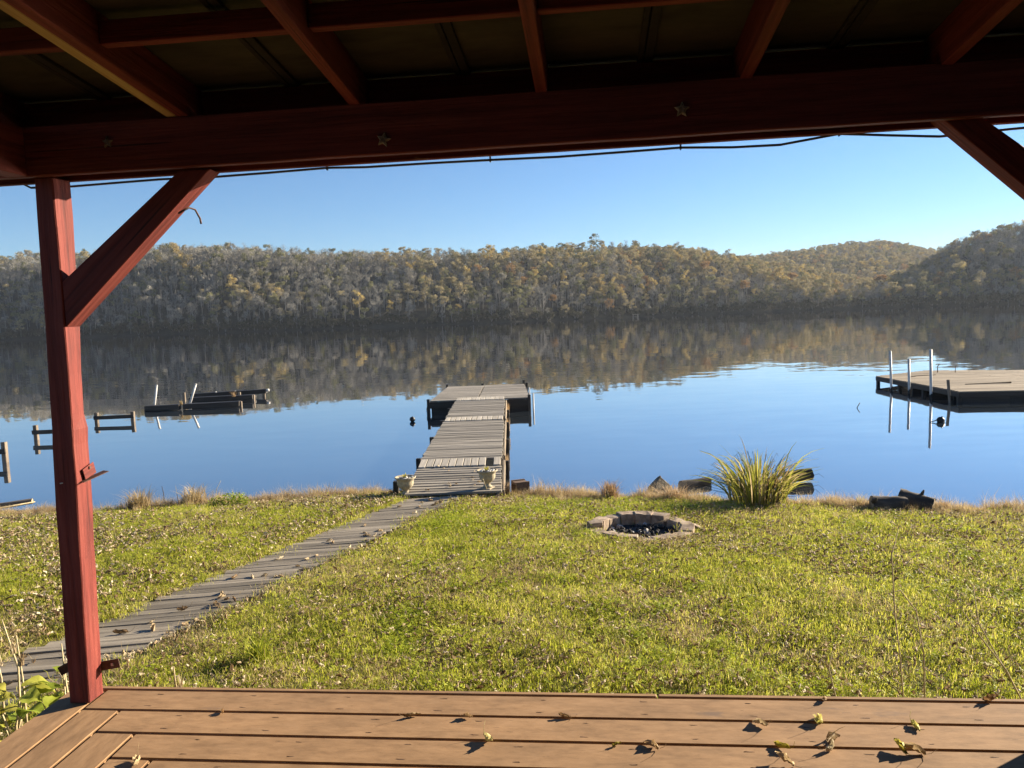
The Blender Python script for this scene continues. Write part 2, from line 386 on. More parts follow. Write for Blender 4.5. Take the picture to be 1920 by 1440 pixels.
tag(river, 'calm blue river mirroring the far hills and sky', None, None, 'structure')

def HZ(px, xp, fp): return np.interp(px, xp, fp)
def shore_far(px): return HZ(px, [-1500, -900, 0, 500, 960, 1300, 1600, 1920, 2400, 3400], [380, 310, 288, 266, 270, 300, 292, 266, 240, 210])
E1X = [-1500, -900, 0, 70, 200, 300, 400, 540, 600, 700, 800, 900, 1000, 1100, 1125, 1200, 1300, 1400, 1500, 1600, 1700, 1800]
E1Y = [110, 120, 133, 138, 140, 148, 144, 134, 124, 124, 116, 113, 115, 119, 125, 118, 106, 86, 62, 38, 18, 0]
E2X = [1200, 1300, 1400, 1500, 1600, 1650, 1700, 1760, 1800, 1900, 2100]; E2Y = [20, 60, 82, 90, 100, 102, 94, 79, 70, 50, 10]
E3X = [1500, 1620, 1700, 1760, 1780, 1830, 1880, 1920, 2000, 2200, 2600, 3400]; E3Y = [0, 16, 48, 82, 97, 119, 130, 134, 148, 175, 180, 150]
def hill_z(px, Y):
    """height of the far terrain for a bearing (px) and a depth Y"""
    ys_ = shore_far(px); x = (px - 960) / 1443 * Y
    def lay(e, yr, y0, base=6.5, power=1.7, fall=260.):
        top = np.maximum(e / 1443 * yr + EYE - base, 0)
        t = np.clip((Y - y0) / (yr - y0), 0, 1)
        up = 1 - (1 - t) ** power
        dn = np.clip(1 - (Y - yr) / fall, 0.15, 1)
        return np.where(Y < yr, up, dn) * top, t
    z1, t1 = lay(HZ(px, E1X, E1Y), ys_ + 125, ys_ + 4)
    z2, t2 = lay(HZ(px, E2X, E2Y), 720., 430.)
    z3, t3 = lay(HZ(px, E3X, E3Y), ys_ + 95, ys_ + 8, 6.5, 1.25)
    z = np.maximum(np.maximum(z1, z2), z3)
    t = np.clip((Y - ys_) / 125, 0, 1)
    w = np.clip(4.2 * t * np.maximum(1.0 - t, 0), 0, 1)
    rel = (fbm(x / 85 + 3.3, Y / 210 + .7, 3) - .5) * 2.3 + (fbm(x / 30 + 8, Y / 70, 2) - .5) * .5
    w = w * np.clip((1620 - px) / 160, .12, 1)
    cap = HZ(px, E1X, E1Y) / 1443 * Y + EYE - 8.5          # spurs stay below the ridge behind them
    z = np.where(px < 1500, np.minimum(z * (1 + np.clip(rel, -.6, .6) * w), np.maximum(z, np.maximum(cap, 0) * np.clip(t * 2.2, 0, 1))), z * (1 + np.clip(rel, -.6, .3) * w))
    z = np.where((px < 1500) & (t < .9), np.minimum(z, np.maximum(cap, .5)), z)
    bank = np.clip((Y - ys_) / 5, -1, 1) * 1.3
    return np.where(Y < ys_, (Y - ys_) * 0.2, np.maximum(z, 0) + bank)
pxs = np.linspace(-1400, 3300, 300); NY = 120
tt = np.linspace(0, 1, NY) ** 1.8
PX = np.repeat(pxs[None, :], NY, 0); YY = shore_far(PX) - 8 + tt[:, None] * 1100
XX = (PX - 960) / 1443 * YY; ZZ = hill_z(PX, YY)
i = np.arange(NY * 300).reshape(NY, 300)
ff = np.stack([i[:-1, :-1].ravel(), i[:-1, 1:].ravel(), i[1:, 1:].ravel(), i[1:, :-1].ravel()], 1)
hm = pymesh('far_hills', np.stack([XX.ravel(), YY.ravel(), ZZ.ravel()], 1), ff.tolist(), True)
hills = tag(obj('far_hills', hm, M_hill), 'wooded hills rising from the far bank of the river', None, None, 'structure')

# ------------------------------------------------------------------ geometry-node scatter for uncountable stuff
def protos_collection(name, objs):
    c = bpy.data.collections.new(name)
    for o in objs: c.objects.link(o)
    return c
def scatter(name, pts, rots, scl, idx, coll, label, cat, parent=None):
    me = bpy.data.meshes.new(name); n = len(pts)
    me.vertices.add(n); me.vertices.foreach_set('co', np.asarray(pts, np.float32).ravel())
    a = me.attributes.new('rot', 'FLOAT_VECTOR', 'POINT'); a.data.foreach_set('vector', np.asarray(rots, np.float32).ravel())
    a = me.attributes.new('scl', 'FLOAT', 'POINT'); a.data.foreach_set('value', np.asarray(scl, np.float32).ravel())
    a = me.attributes.new('idx', 'INT', 'POINT'); a.data.foreach_set('value', np.asarray(idx, np.int32).ravel())
    o = obj(name, me, None, parent)
    ng = bpy.data.node_groups.new(name + '_scatter', 'GeometryNodeTree')
    ng.interface.new_socket('Geometry', in_out='INPUT', socket_type='NodeSocketGeometry')
    ng.interface.new_socket('Geometry', in_out='OUTPUT', socket_type='NodeSocketGeometry')
    nd = ng.nodes; gi = nd.new('NodeGroupInput'); go = nd.new('NodeGroupOutput')
    ci = nd.new('GeometryNodeCollectionInfo'); ci.inputs['Collection'].default_value = coll
    ci.inputs['Separate Children'].default_value = True; ci.inputs['Reset Children'].default_value = True
    ip = nd.new('GeometryNodeInstanceOnPoints'); ip.inputs['Pick Instance'].default_value = True
    def at(nm, ty):
        q = nd.new('GeometryNodeInputNamedAttribute'); q.data_type = ty; q.inputs['Name'].default_value = nm
        return q.outputs['Attribute']
    er = nd.new('FunctionNodeEulerToRotation')
    L = ng.links.new
    L(gi.outputs[0], ip.inputs['Points']); L(ci.outputs[0], ip.inputs['Instance'])
    L(at('idx', 'INT'), ip.inputs['Instance Index']); L(at('rot', 'FLOAT_VECTOR'), er.inputs[0]); L(er.outputs[0], ip.inputs['Rotation'])
    L(at('scl', 'FLOAT'), ip.inputs['Scale']); L(ip.outputs[0], go.inputs[0])
    md = o.modifiers.new('scatter', 'NODES'); md.node_group = ng
    if parent is None: tag(o, label, cat, None, 'stuff')
    else: o['kind'] = 'stuff'
    return o
def add_tone(me, tones):
    a = me.attributes.new('tone', 'FLOAT', 'FACE'); a.data.foreach_set('value', np.asarray(tones, np.float32))

# ------------------------------------------------------------------ trees of the far bank
def leaf_faces(rs, centers, radii, n, size, up=0.25, flat=0.75):
    """n small leaf triangles spread through ellipsoid clumps"""
    k = rs.randint(0, len(centers), n); d = rs.normal(size=(n, 3)); d /= np.linalg.norm(d, axis=1)[:, None]
    r = rs.rand(n) ** 0.45
    c = np.asarray(centers)[k] + d * (np.asarray(radii)[k] * r)[:, None] * np.array([1, 1, flat])
    a = rs.normal(size=(n, 3)); a /= np.linalg.norm(a, axis=1)[:, None]
    b = np.cross(a, rs.normal(size=(n, 3))); b /= np.linalg.norm(b, axis=1)[:, None]
    s = size * rs.uniform(0.6, 1.4, n)[:, None]
    v = np.stack([c + a * s, c - a * s * 0.5 + b * s * 0.8, c - a * s * 0.5 - b * s * 0.8], 1).reshape(-1, 3)
    return v, np.arange(3 * n).reshape(n, 3), rs.rand(n)
def make_tree(kind, seed):
    rs = np.random.RandomState(seed); Hh = {'cedar': 6.5, 'shrub': 2.6}.get(kind, 9.0) * rs.uniform(0.9, 1.15)
    parts = []; tips = []
    if kind == 'cedar':
        parts.append(tube_data([(0, 0, 0), (0.05, 0, Hh * .5), (0, 0, Hh * .97)], [.14, .09, .02], 5))
        cs = [(rs.uniform(-.2, .2), rs.uniform(-.2, .2), Hh * t) for t in np.linspace(.15, .95, 9)]; rd = [max(.25, 1.5 * (1 - t) + .15) for t in np.linspace(.15, .95, 9)]
        v, f, tn = leaf_faces(rs, cs, np.array(rd), 620, 0.26, flat=0.8)
    elif kind == 'shrub':
        for q in range(5):
            a = rs.rand() * 6.28; e = (math.cos(a) * 1.0, math.sin(a) * 1.0, Hh * rs.uniform(.6, .95))
            parts.append(tube_data([(0, 0, 0), (e[0] * .4, e[1] * .4, e[2] * .6), e], [.06, .04, .012], 4)); tips.append(e)
        v, f, tn = leaf_faces(rs, tips + [(0, 0, Hh * .45)], np.array([.85] * 5 + [1.2]), 420, 0.2)
    else:
        lean = rs.uniform(-.4, .4, 2); top = np.array([lean[0], lean[1], Hh * .93])
        mid = np.array([lean[0] * .3 + rs.uniform(-.15, .15), lean[1] * .3, Hh * .45])
        parts.append(tube_data([(0, 0, -.3), mid, top], [.17, .11, .03], 6))
        nl = {'bare': 11, 'spindly': 13}.get(kind, 8)
        for q in range(nl):
            t = rs.uniform(.28, .9); p = mid * (t / .45) if t < .45 else mid + (top - mid) * (t - .45) / .55
            p[2] = t * Hh * .93; a = q * 2.4 + rs.rand(); ln = Hh * rs.uniform(.2, .34) * (1.15 - t * .5)
            e = p + np.array([math.cos(a) * ln * .66, math.sin(a) * ln * .66, ln * rs.uniform(.65, 1.0)])
            m2 = (p + e) / 2 + np.array([math.cos(a) * .15, math.sin(a) * .15, -.12])
            parts.append(tube_data([p, m2, e], [.065 * (1.2 - t * .6), .045, .012], 4, False)); tips.append(e)
        tips.append(top)
        if kind in ('bare', 'spindly'):
            n = 430 if kind == 'bare' else 240; k = rs.randint(0, len(tips), n); base = np.array(tips)[k] + rs.normal(scale=.35, size=(n, 3))
            d = rs.normal(scale=.55, size=(n, 3)) + np.array([0, 0, .55]); d /= np.linalg.norm(d, axis=1)[:, None]
            ln = rs.uniform(.5, 1.2, n)[:, None]; sd = np.cross(d, rs.normal(size=(n, 3))); sd /= np.linalg.norm(sd, axis=1)[:, None]; w = (rs.uniform(.035, .065, n) if kind == 'bare' else rs.uniform(.02, .035, n))[:, None]
            p0 = base - d * ln * .5
            v = np.stack([p0 + sd * w, p0 - sd * w, p0 + d * ln], 1).reshape(-1, 3); f = np.arange(3 * n).reshape(n, 3); tn = rs.rand(n)
            v2, f2, t2 = leaf_faces(rs, tips, np.full(len(tips), .8), 90 if kind == 'bare' else 8, .16)
            v = np.concatenate([v, v2]); f = np.concatenate([f, f2 + 3 * n]); tn = np.concatenate([tn, t2])
        else:
            rd = np.full(len(tips), {'gold': 1.2, 'orange': 1.2}.get(kind, 1.1)) * rs.uniform(.75, 1.2, len(tips))
            v, f, tn = leaf_faces(rs, tips, rd, {'gold': 760, 'orange': 720}.get(kind, 600), .225)
    tv, tf = join(parts)
    trunk = pymesh(kind + '_trunk', tv, tf, True); trunk.materials.append(M_trunk)
    crown = pymesh(kind + '_crown', v, f.tolist()); add_tone(crown, tn)
    crown.materials.append({'spindly': M_t_bare, 'bare': M_t_bare, 'tan': M_t_tan, 'olive': M_t_olive, 'gold': M_t_gold, 'orange': M_t_orange, 'cedar': M_t_cedar, 'shrub': M_t_shrub}[kind])
    jv = [tuple(p) for p in tv] + [tuple(p) for p in v]; jf = list(tf) + [tuple(int(q) + len(tv) for q in r_) for r_ in f]
    jm = pymesh('tree_%s_%d' % (kind, seed), jv, jf); jm.materials.append(M_trunk); jm.materials.append(crown.materials[0])
    jm.polygons.foreach_set('material_index', [0] * len(tf) + [1] * len(f)); add_tone(jm, [0.5] * len(tf) + list(tn))
    return trunk, crown, jm
KINDS = ['spindly', 'bare', 'tan', 'olive', 'gold', 'orange', 'cedar', 'shrub']; NV = {'spindly': 4, 'bare': 4, 'tan': 4, 'olive': 3, 'gold': 2, 'orange': 2, 'cedar': 2, 'shrub': 3}
TREES = {}; tree_protos = []; PIDX = {}
for k in KINDS:
    for q in range(NV[k]):
        t = make_tree(k, 100 * KINDS.index(k) + q); TREES[(k, q)] = t
        PIDX[(k, q)] = len(tree_protos); tree_protos.append(bpy.data.objects.new('tree_proto_%02d' % len(tree_protos), t[2]))
tree_coll = protos_collection('tree_kinds', tree_protos)
rs = np.random.RandomState(42)
cand = []
def plant(px, Y, kind, sc):
    cand.append((float(px), float(Y), kind, float(sc)))
def pick(px, Y, t):
    n = float(fbm((px - 960) / 1443 * Y / 26 + 9, Y / 26, 3)); r = rs.rand()
    warm = np.interp(px, [0, 500, 750, 1000, 1300, 1500, 1920], [.12, .09, .24, .48, .64, .70, .35]) + (n - .5) * 1.6 + .25 * (t - .5)
    if r < .03 and t > .55 and px < 900: return 'cedar'
    if rs.rand() < warm:
        r = rs.rand(); g = np.interp(px, [0, 900, 1100, 1700], [.08, .08, .10, .11])
        if r < g: return 'gold'
        if r < g + .05: return 'orange' if px > 900 else 'tan'
        return 'tan' if r < .68 else 'olive'
    return 'bare' if rs.rand() < .86 else 'olive'
# main slope, row by row
for row in range(37):
    Yoff = 4 + row * 3.5
    w = 3.3
    Ymid = 275 + Yoff; step = w / Ymid * 1443
    for px in np.arange(-260, 2260, step):
        p = px + rs.uniform(-.5, .5) * step; Y = shore_far(p) + Yoff + rs.uniform(-2.2, 2.2)
        t = Yoff / 140
        k = pick(p, Y, t)
        if t > .86 and p < 760:          # thin bare crest on the left with a few cedars
            if rs.rand() < .5: continue
            k = 'spindly' if rs.rand() < .86 else ('cedar' if rs.rand() < .6 else 'tan')
        elif k == 'bare' and rs.rand() < .45: k = 'spindly'
        sc = rs.uniform(.48, .88) * (1.12 if rs.rand() < .15 else 1) * (1.0 if row else .85)
        if k == 'cedar': sc *= .95
        plant(p, Y, k, sc)
for px in np.arange(1150, 2150, 8.0):           # the farther hill on the right and the back slopes
    for Yb in np.arange(430, 760, 8.5):
        p = px + rs.uniform(-5, 5); Y = Yb + rs.uniform(-4, 4)
        if p > 1900 and Yb > 560: continue
        k = pick(min(p, 1600), Y, .5)
        plant(p, Y, k, rs.uniform(.7, 1.05))
for px in np.arange(-260, 2260, 9.0):           # shrubs along the waterline
    for q in range(2):
        if px < 1150 and rs.rand() < .25: continue
        p = px + rs.uniform(-5, 5); plant(p, shore_far(p) + rs.uniform(.8, 6.5), 'shrub', rs.uniform(.55, 1.25))
SPECIAL = [(680, 9, 'gold', .95, 'lone bright golden tree at the far waterline left of the dock'), (738, 8, 'gold', .62, 'small golden tree at the far waterline just left of the dock end'),
           (868, 14, 'tan', 1.2, 'tall russet-tan tree at the far shore directly above the dock platform'), (805, 10, 'tan', .95, 'wide tan tree low on the far bank above the left end of the dock platform'),
           (926, 62, 'gold', 1.15, 'large orange-gold tree halfway up the far hill above the dock'), (1468, 34, 'gold', 1.15, 'bright yellow-green tree near the far bank right of centre'),
           (1490, 42, 'orange', 1.0, 'orange tree beside the yellow-green one on the right far bank'), (1652, 44, 'orange', 1.25, 'broad orange tree on the right far bank left of the shaded hill'),
           (1325, 40, 'orange', 1.1, 'orange-brown tree low on the sunlit slope right of centre'), (270, 58, 'gold', .8, 'golden tree on the shaded left hillside beside the red brace'),
           (350, 60, 'gold', .85, 'pale golden tree mid-slope to the right of the red brace'), (1120, 122, 'olive', 1.25, 'tall dark tree standing highest on the ridge right of centre')]
for px, off, k, sc, lab in SPECIAL:
    cand = [c for c in cand if not (abs(c[0] - px) < 14 and abs(c[1] - (shore_far(px) + off)) < 6 and c[2] != 'shrub')]
C_px = np.array([c[0] for c in cand]); C_Y = np.array([c[1] for c in cand]); C_k = [c[2] for c in cand]; C_s = np.array([c[3] for c in cand])
C_z = hill_z(C_px, C_Y); C_x = (C_px - 960) / 1443 * C_Y
# the largest-looking trees become things of their own, the rest is one wood
infr = [(C_Y[i] / C_s[i], i) for i in range(len(cand)) if -5 < C_px[i] < 1925 and C_k[i] != 'shrub']
infr.sort(); single = set(i for _, i in infr[:280])
ZONES = [(-100, 60, 'left of the red post'), (60, 260, 'behind the red post and brace'), (260, 520, 'behind the sunken dock'), (520, 800, 'left of the dock platform'),
         (800, 1000, 'straight behind the dock platform'), (1000, 1300, 'right of the dock platform'), (1300, 1620, 'between grass clump and raft'), (1620, 2100, 'behind the raft on the right')]
KN = {'spindly': ('slender_bare_tree', 'slender leafless tree'), 'bare': ('bare_tree', 'leafless grey tree'), 'tan': ('tan_tree', 'tan sparse-leaved tree'), 'olive': ('olive_tree', 'olive-brown leafy tree'), 'gold': ('golden_tree', 'golden yellow tree'), 'orange': ('orange_tree', 'orange-brown tree'), 'cedar': ('evergreen_tree', 'dark evergreen tree')}
_U = ['', 'first', 'second', 'third', 'fourth', 'fifth', 'sixth', 'seventh', 'eighth', 'ninth', 'tenth', 'eleventh', 'twelfth', 'thirteenth', 'fourteenth', 'fifteenth', 'sixteenth', 'seventeenth', 'eighteenth', 'nineteenth']
_T = {2: 'twent', 3: 'thirt', 4: 'fort', 5: 'fift', 6: 'sixt', 7: 'sevent'}
def nth(n):
    if n < 20: return _U[n]
    return _T[n // 10] + 'ieth' if n % 10 == 0 else _T[n // 10] + 'y-' + _U[n % 10]
def put_tree(k, q, x, y, z, s, rz, label, group):
    nm = KN[k][0] if k != 'olive' else 'olive_brown_tree'
    e = empty(nm, (x, y, z), rz); e.scale = (s, s, s); tr, cr, _ = TREES[(k, q)]
    obj('trunk', tr, None, e); obj('crown', cr, None, e)
    tag(e, label, 'tree', group)
cnt = {}
for i in sorted(single, key=lambda q: C_px[q]):
    k = C_k[i]; zn = [z for z in ZONES if z[0] <= C_px[i] < z[1]][0][2]; cnt[(k, zn)] = cnt.get((k, zn), 0) + 1
    put_tree(k, int(rs.randint(NV[k])), C_x[i], C_Y[i], C_z[i] - .2, C_s[i], rs.rand() * 6.28, '%s %s from left on the far bank %s' % (nth(cnt[(k, zn)]), KN[k][1], zn), '%ss on the far bank %s' % (KN[k][1], zn))
for px, off, k, sc, lab in SPECIAL:
    Y = float(shore_far(px) + off); put_tree(k, int(rs.randint(NV[k])), (px - 960) / 1443 * Y, Y, float(hill_z(np.array([px]), np.array([Y]))[0]) - .2, sc, rs.rand() * 6.28, lab, None)
rest = [i for i in range(len(cand)) if i not in single]
scatter('hillside_wood', np.stack([C_x[rest], C_Y[rest], C_z[rest] - .2], 1), np.stack([rs.uniform(-.06, .06, len(rest)), rs.uniform(-.06, .06, len(rest)), rs.uniform(0, 6.28, len(rest))], 1),
        C_s[rest], [PIDX[(C_k[i], int(rs.randint(NV[C_k[i]])))] for i in rest], tree_coll, 'autumn wood covering the far hillsides above the river', 'woodland')

# ------------------------------------------------------------------ pavilion: deck, post, beam, roof
A = R(-6.0); ZD = 1.05
pav = empty('pavilion', (-1.895, 3.085, 0.0), A)
tag(pav, 'red timber pavilion with brown composite deck and dark roof overhead', 'pavilion')
UE = 4.13        # far end of the beam span
def post(name, rings, parent):
    """rings: z, u_left, u_front_right, u_back_right"""
    bm = bmesh.new(); R_ = []; rnd = random.Random(5)
    rr = []
    for (a, b) in zip(rings[:-1], rings[1:]):
        n = max(1, int(abs(b[0] - a[0]) / 0.12))
        for q in range(n): rr.append([a[j] + (b[j] - a[j]) * q / n for j in range(4)])
    rr.append(list(rings[-1]))
    for z, ul, uf, ub in rr:
        j = lambda: rnd.uniform(-.0018, .0018)
        R_.append([bm.verts.new((ul + j(), j(), z)), bm.verts.new((uf + j(), j(), z)), bm.verts.new((ub + j(), .09 + j(), z)), bm.verts.new((ul + .004 + j(), .09 + j(), z))])
    for p, q in zip(R_[:-1], R_[1:]):
        for k in range(4): bm.faces.new((p[k], p[(k + 1) % 4], q[(k + 1) % 4], q[k]))
    bm.faces.new(R_[0][::-1]); bm.faces.new(R_[-1]); bmesh.ops.recalc_face_normals(bm, faces=bm.faces)
    es = [e for e in bm.edges if len(e.link_faces) == 2 and e.calc_face_angle(0) > .9]
    bmesh.ops.bevel(bm, geom=es, offset=.004, segments=1, affect='EDGES')
    # lay the mesh along local X so that the grain follows the length
    for v in bm.verts: v.co = Vector((v.co.z, v.co.y, -v.co.x))
    M = Matrix(((0, 0, -1, 0), (0, 1, 0, 0), (1, 0, 0, 0), (0, 0, 0, 1)))
    o = obj(name, bm, M_red, parent, M); o['lay'] = 1; del o['lay']; POST_M.append(M); return o
POST_M = []
lp = post('post', [(1.052, 0, .088, .092), (1.85, .017, .114, .118), (2.14, .027, .122, .124), (2.2, .029, .124, .128), (2.26, .031, .125, .118), (2.43, .036, .128, .122), (2.62, .041, .130, .130), (3.2, .054, .132, .145)], pav)
post('post', [(1.052, UE - .054, UE + .036, UE + .036), (2.2, UE - .054, UE + .036, UE + .036), (3.22, UE - .054, UE + .036, UE + .036)], pav)
post('post', [(1.052, 0, .09, .09), (3.9, 0, .09, .09)], pav).location.y = -4.3
post('post', [(1.052, UE - .09, UE, UE), (3.9, UE - .09, UE, UE)], pav).location.y = -4.3
# steel straps nailed to the left post
def strap(pts_quads, parent):
    v, f = [], []
    for q in pts_quads:
        o = len(v); v += q; f.append((o, o + 1, o + 2, o + 3))
    bm = bmesh.new(); vs = [bm.verts.new(p) for p in v]; [bm.faces.new([vs[i] for i in q]) for q in f]
    bmesh.ops.solidify(bm, geom=bm.faces[:], thickness=.003)
    return bm
def pbox(name, a, b, w, h, mat, parent, inv, up=(0, 0, 1), bev=.001):
    M, L = frame(a, b, up); o = obj(name, matmesh(box_mesh(L, w, h, bev), mat), None, parent); o.matrix_local = inv @ M; return o
inv = POST_M[0].inverted()
pbox('strap', (.13, .035, 2.01), (.13, .105, 2.03), .003, .05, M_red, lp, inv)
pbox('strap', (.125, .02, 1.985), (.17, .12, 2.01), .04, .003, M_steel, lp, inv)
pbox('strap', (.085, .094, 1.17), (.168, .102, 1.182), .004, .04, M_steel, lp, inv)
pbox('strap', (-.062, .04, 1.17), (.01, .092, 1.20), .004, .04, M_steel, lp, inv)
pbox('bolt', (.128, .07, 2.035), (.136, .07, 2.035), .012, .012, M_steel, lp, inv)
pbox('bolt', (.14, .103, 1.178), (.14, .092, 1.178), .012, .012, M_gal, lp, inv)
pbox('nail_plate', (.048, -.001, 1.985), (.062, -.001, 1.987), .004, .005, M_pvc, lp, inv)
# braces: 45 degree knee braces between posts and beam
def brace(u0, z0, u1, z1, sgn):
    # lower point on the post, upper point under the beam; parallelogram in the u-z plane
    dz = .178; du = .125
    q = [(u0, z0), (u0, z0 + dz), (u1 - sgn * du, z1), (u1, z1)]
    v = [(a, .003, b) for a, b in q] + [(a, .088, b) for a, b in q]
    # along local X
    ax = Vector((q[3][0] - q[0][0], 0, q[3][1] - q[0][1])); M, L = frame((u0, .045, z0), (u1, .045, z1)); iv = M.inverted()
    bm = bmesh.new(); vs = [bm.verts.new(iv @ Vector(p)) for p in v]
    for f in ((0, 1, 2, 3), (7, 6, 5, 4), (0, 4, 5, 1), (1, 5, 6, 2), (2, 6, 7, 3), (3, 7, 4, 0)): bm.faces.new([vs[k] for k in f])
    bmesh.ops.recalc_face_normals(bm, faces=bm.faces)
    bmesh.ops.bevel(bm, geom=bm.edges[:], offset=.003, segments=1, affect='EDGES')
    return obj('brace', bm, M_red, pav, M)
bl = brace(.131, 2.615, .775, 3.197, 1); brace(UE - .055, 2.645, UE - .703, 3.228, -1)
tubeobj = tube('hook', [(.64, -.004, 3.035), (.665, .03, 3.06), (.675, .06, 3.055), (.69, .065, 3.02), (.692, .066, 3.0)], .004, M_steel, pav, 6)
# beam: two boards on edge with a lower outer board, sagging slightly
def bz(u): return 3.199 + .0065 * max(u - 1.6, 0)
timber('beam', (-.35, -.020, bz(0) + .092), (UE + .3, -.020, bz(UE) + .092), .038, .186, M_red, pav, bev=.004, jit=.0015, segs=24)
timber('beam', (-.35, .060, bz(0) + .106), (UE + .3, .060, bz(UE) + .106), .050, .150, M_red, pav, bev=.004, jit=.0015, segs=24)
timber('fascia_board', (-.35, .108, bz(0) + .074), (UE + .3, .108, bz(UE) + .074), .030, .150, M_red, pav, bev=.003)
timber('beam', (.02, -.045, bz(0) + .092), (.02, -4.3, bz(0) + .092), .086, .186, M_red, pav, bev=.004)
timber('beam', (UE - .05, -.045, bz(UE) + .092), (UE - .05, -4.3, bz(UE) + .092), .086, .186, M_red, pav, bev=.004)
SL = math.tan(R(6.0)); ZR = 3.384
def rz_(v, off=0.0): return ZR + off - SL * v
RAFT = [-.05, .70, 1.365, 2.052, 2.765, 3.43, 4.09]
for u in RAFT:
    hh = .14
    timber('rafter', (u, -4.2, rz_(-4.2, hh / 2)), (u, .46, rz_(.46, hh / 2)), .042, hh, M_red, pav, bev=.003, jit=.001, segs=8)
timber('rafter', (.655, -4.2, rz_(-4.2, .067)), (.655, .40, rz_(.40, .067)), .040, .13, M_bare, pav, bev=.003)['label'] = 'unpainted yellow pine board fixed beside the red rafter'
# blocking between the rafters
for vv in (-.53, -1.75, -2.95):
    for a, b in zip(RAFT[:-1], RAFT[1:]):
        timber('blocking', (a + .024 if abs(a - .70) > .01 else a + .022, vv, rz_(vv, .072)), (b - .022 if abs(b - .70) > .01 else b - .066, vv, rz_(vv, .072)), .038, .072, M_red, pav, bev=.003)
for a, b in zip(RAFT[:-1], RAFT[1:]):      # closing boards above the beam between the rafters
    timber('eave_blocking', (a + .022, .095, rz_(.095, .072)), (b - .022 if abs(b - .70) > .01 else b - .066, .095, rz_(.095, .072)), .02, .125, M_red, pav, bev=.002)
# roof panels with battens over their joints
joints = [-.45, .32, 1.09, 1.755, 2.43, 3.105, 3.78, 4.5]
ang = math.atan(SL)
for a, b in zip(joints[:-1], joints[1:]):
    M = Matrix.Translation(((a + b) / 2, -1.87, rz_(-1.87, .14 + .009))) @ Matrix.Rotation(-ang, 4, 'X')
    obj('roof_panel', matmesh(box_mesh(round(b - a - .012, 3), 4.72, .016, 0), M_ply), None, pav, M)
for j in joints[1:-1]:
    for du, w in ((-.018, .02), (.012, .03)):
        timber('joint_batten', (j + du, -4.2, rz_(-4.2, .134)), (j + du, .44, rz_(.44, .134)), w, .012 + .003 * (du > 0), M_seam, pav, bev=.002)
M = Matrix.Translation((2.02, -1.87, rz_(-1.87, .14 + .03))) @ Matrix.Rotation(-ang, 4, 'X')
obj('roof_sheet', matmesh(box_mesh(5.2, 4.74, .02, 0), M_seam), None, pav, M)
for k in range(24):          # unseen board walls, back and both sides, added to keep the interior dark
    z = ZD + .06 + k * .118
    timber('shade_wall_board', (-.3, -4.36, z), (4.45, -4.36, z + .001), .022, .113, M_shade_wall, pav)
    if k < 19:
        timber('shade_wall_board', (UE + .055, -.02, z), (UE + .055, -4.33, z + .001), .022, .113, M_shade_wall, pav)
        timber('shade_wall_board', (-.03, -1.15, z), (-.03, -4.33, z + .001), .022, .113, M_shade_wall, pav)
timber('eave_board', (-.5, .487, rz_(.47, .11)), (4.55, .487, rz_(.47, .11)), .02, .10, M_red, pav)
# deck: boards along the front, boards along the left side, woven corner
PITCH = .1685; BT = .028
timber('deck_edge_trim', (-.08, .146, ZD - .014), (2.43, .148, ZD - .014), .026, .03, M_deck, pav, bev=.004)
timber('deck_edge_trim', (2.436, .148, ZD - .014), (5.2, .150, ZD - .014), .026, .03, M_deck, pav, bev=.004)
timber('deck_skirt', (-.07, .126, ZD - .18), (5.2, .126, ZD - .18), .02, .28, M_deck, pav)
timber('deck_skirt', (-.058, .115, ZD - .18), (-.058, -3.9, ZD - .18), .02, .28, M_deck, pav)
NB = 25
for k in range(NB):
    v1 = .128 - k * PITCH; u0 = .083 + k * PITCH + .004
    timber('deck_board', (u0, v1 - PITCH / 2 + .002, ZD - BT / 2), (5.2, v1 - PITCH / 2 + .002, ZD - BT / 2), PITCH - .009, BT, M_deck, pav, bev=.005, seg_b=2)
    if k == 0: timber('deck_board', (0.0, .118, ZD - BT / 2), (0.0, -4.1, ZD - BT / 2), PITCH - .009, BT, M_deck, pav, bev=.005, seg_b=2, up=(0, 0, 1))
    else:
        ul = .083 + (k - .5) * PITCH
        timber('deck_board', (ul, v1 + .004 - .005, ZD - BT / 2), (ul, -4.1, ZD - BT / 2), PITCH - .009, BT, M_deck, pav, bev=.005, seg_b=2)
for k in range(9): timber('joist', (0.3 + k * .55, .1, ZD - .11), (.3 + k * .55, -4.0, ZD - .11), .04, .15, M_old, pav)
# screw heads on the boards nearest the camera (joined: too small to pick apart)
sv = []
rnd = random.Random(3)
for k in range(5):
    v1 = .128 - k * PITCH
    for u in np.arange(.35 + .17 * k, 5, .405):
        for dv in (.035, .13):
            sv.append(lathe_data([(.0032, 0), (.0028, .0006)], 6)); sv[-1] = ([(p[0] + u + rnd.uniform(-.02, .02), p[1] + v1 - dv, p[2] + ZD) for p in sv[-1][0]], sv[-1][1])
v, f = join(sv); so = obj('screw_head', pymesh('screw_head', v, f), M_screw, pav); so['kind'] = 'stuff'

def pav_pt(u, v, z):
    c, s = math.cos(A), math.sin(A); return Vector((-1.895 + u * c - v * s, 3.085 + u * s + v * c, z))
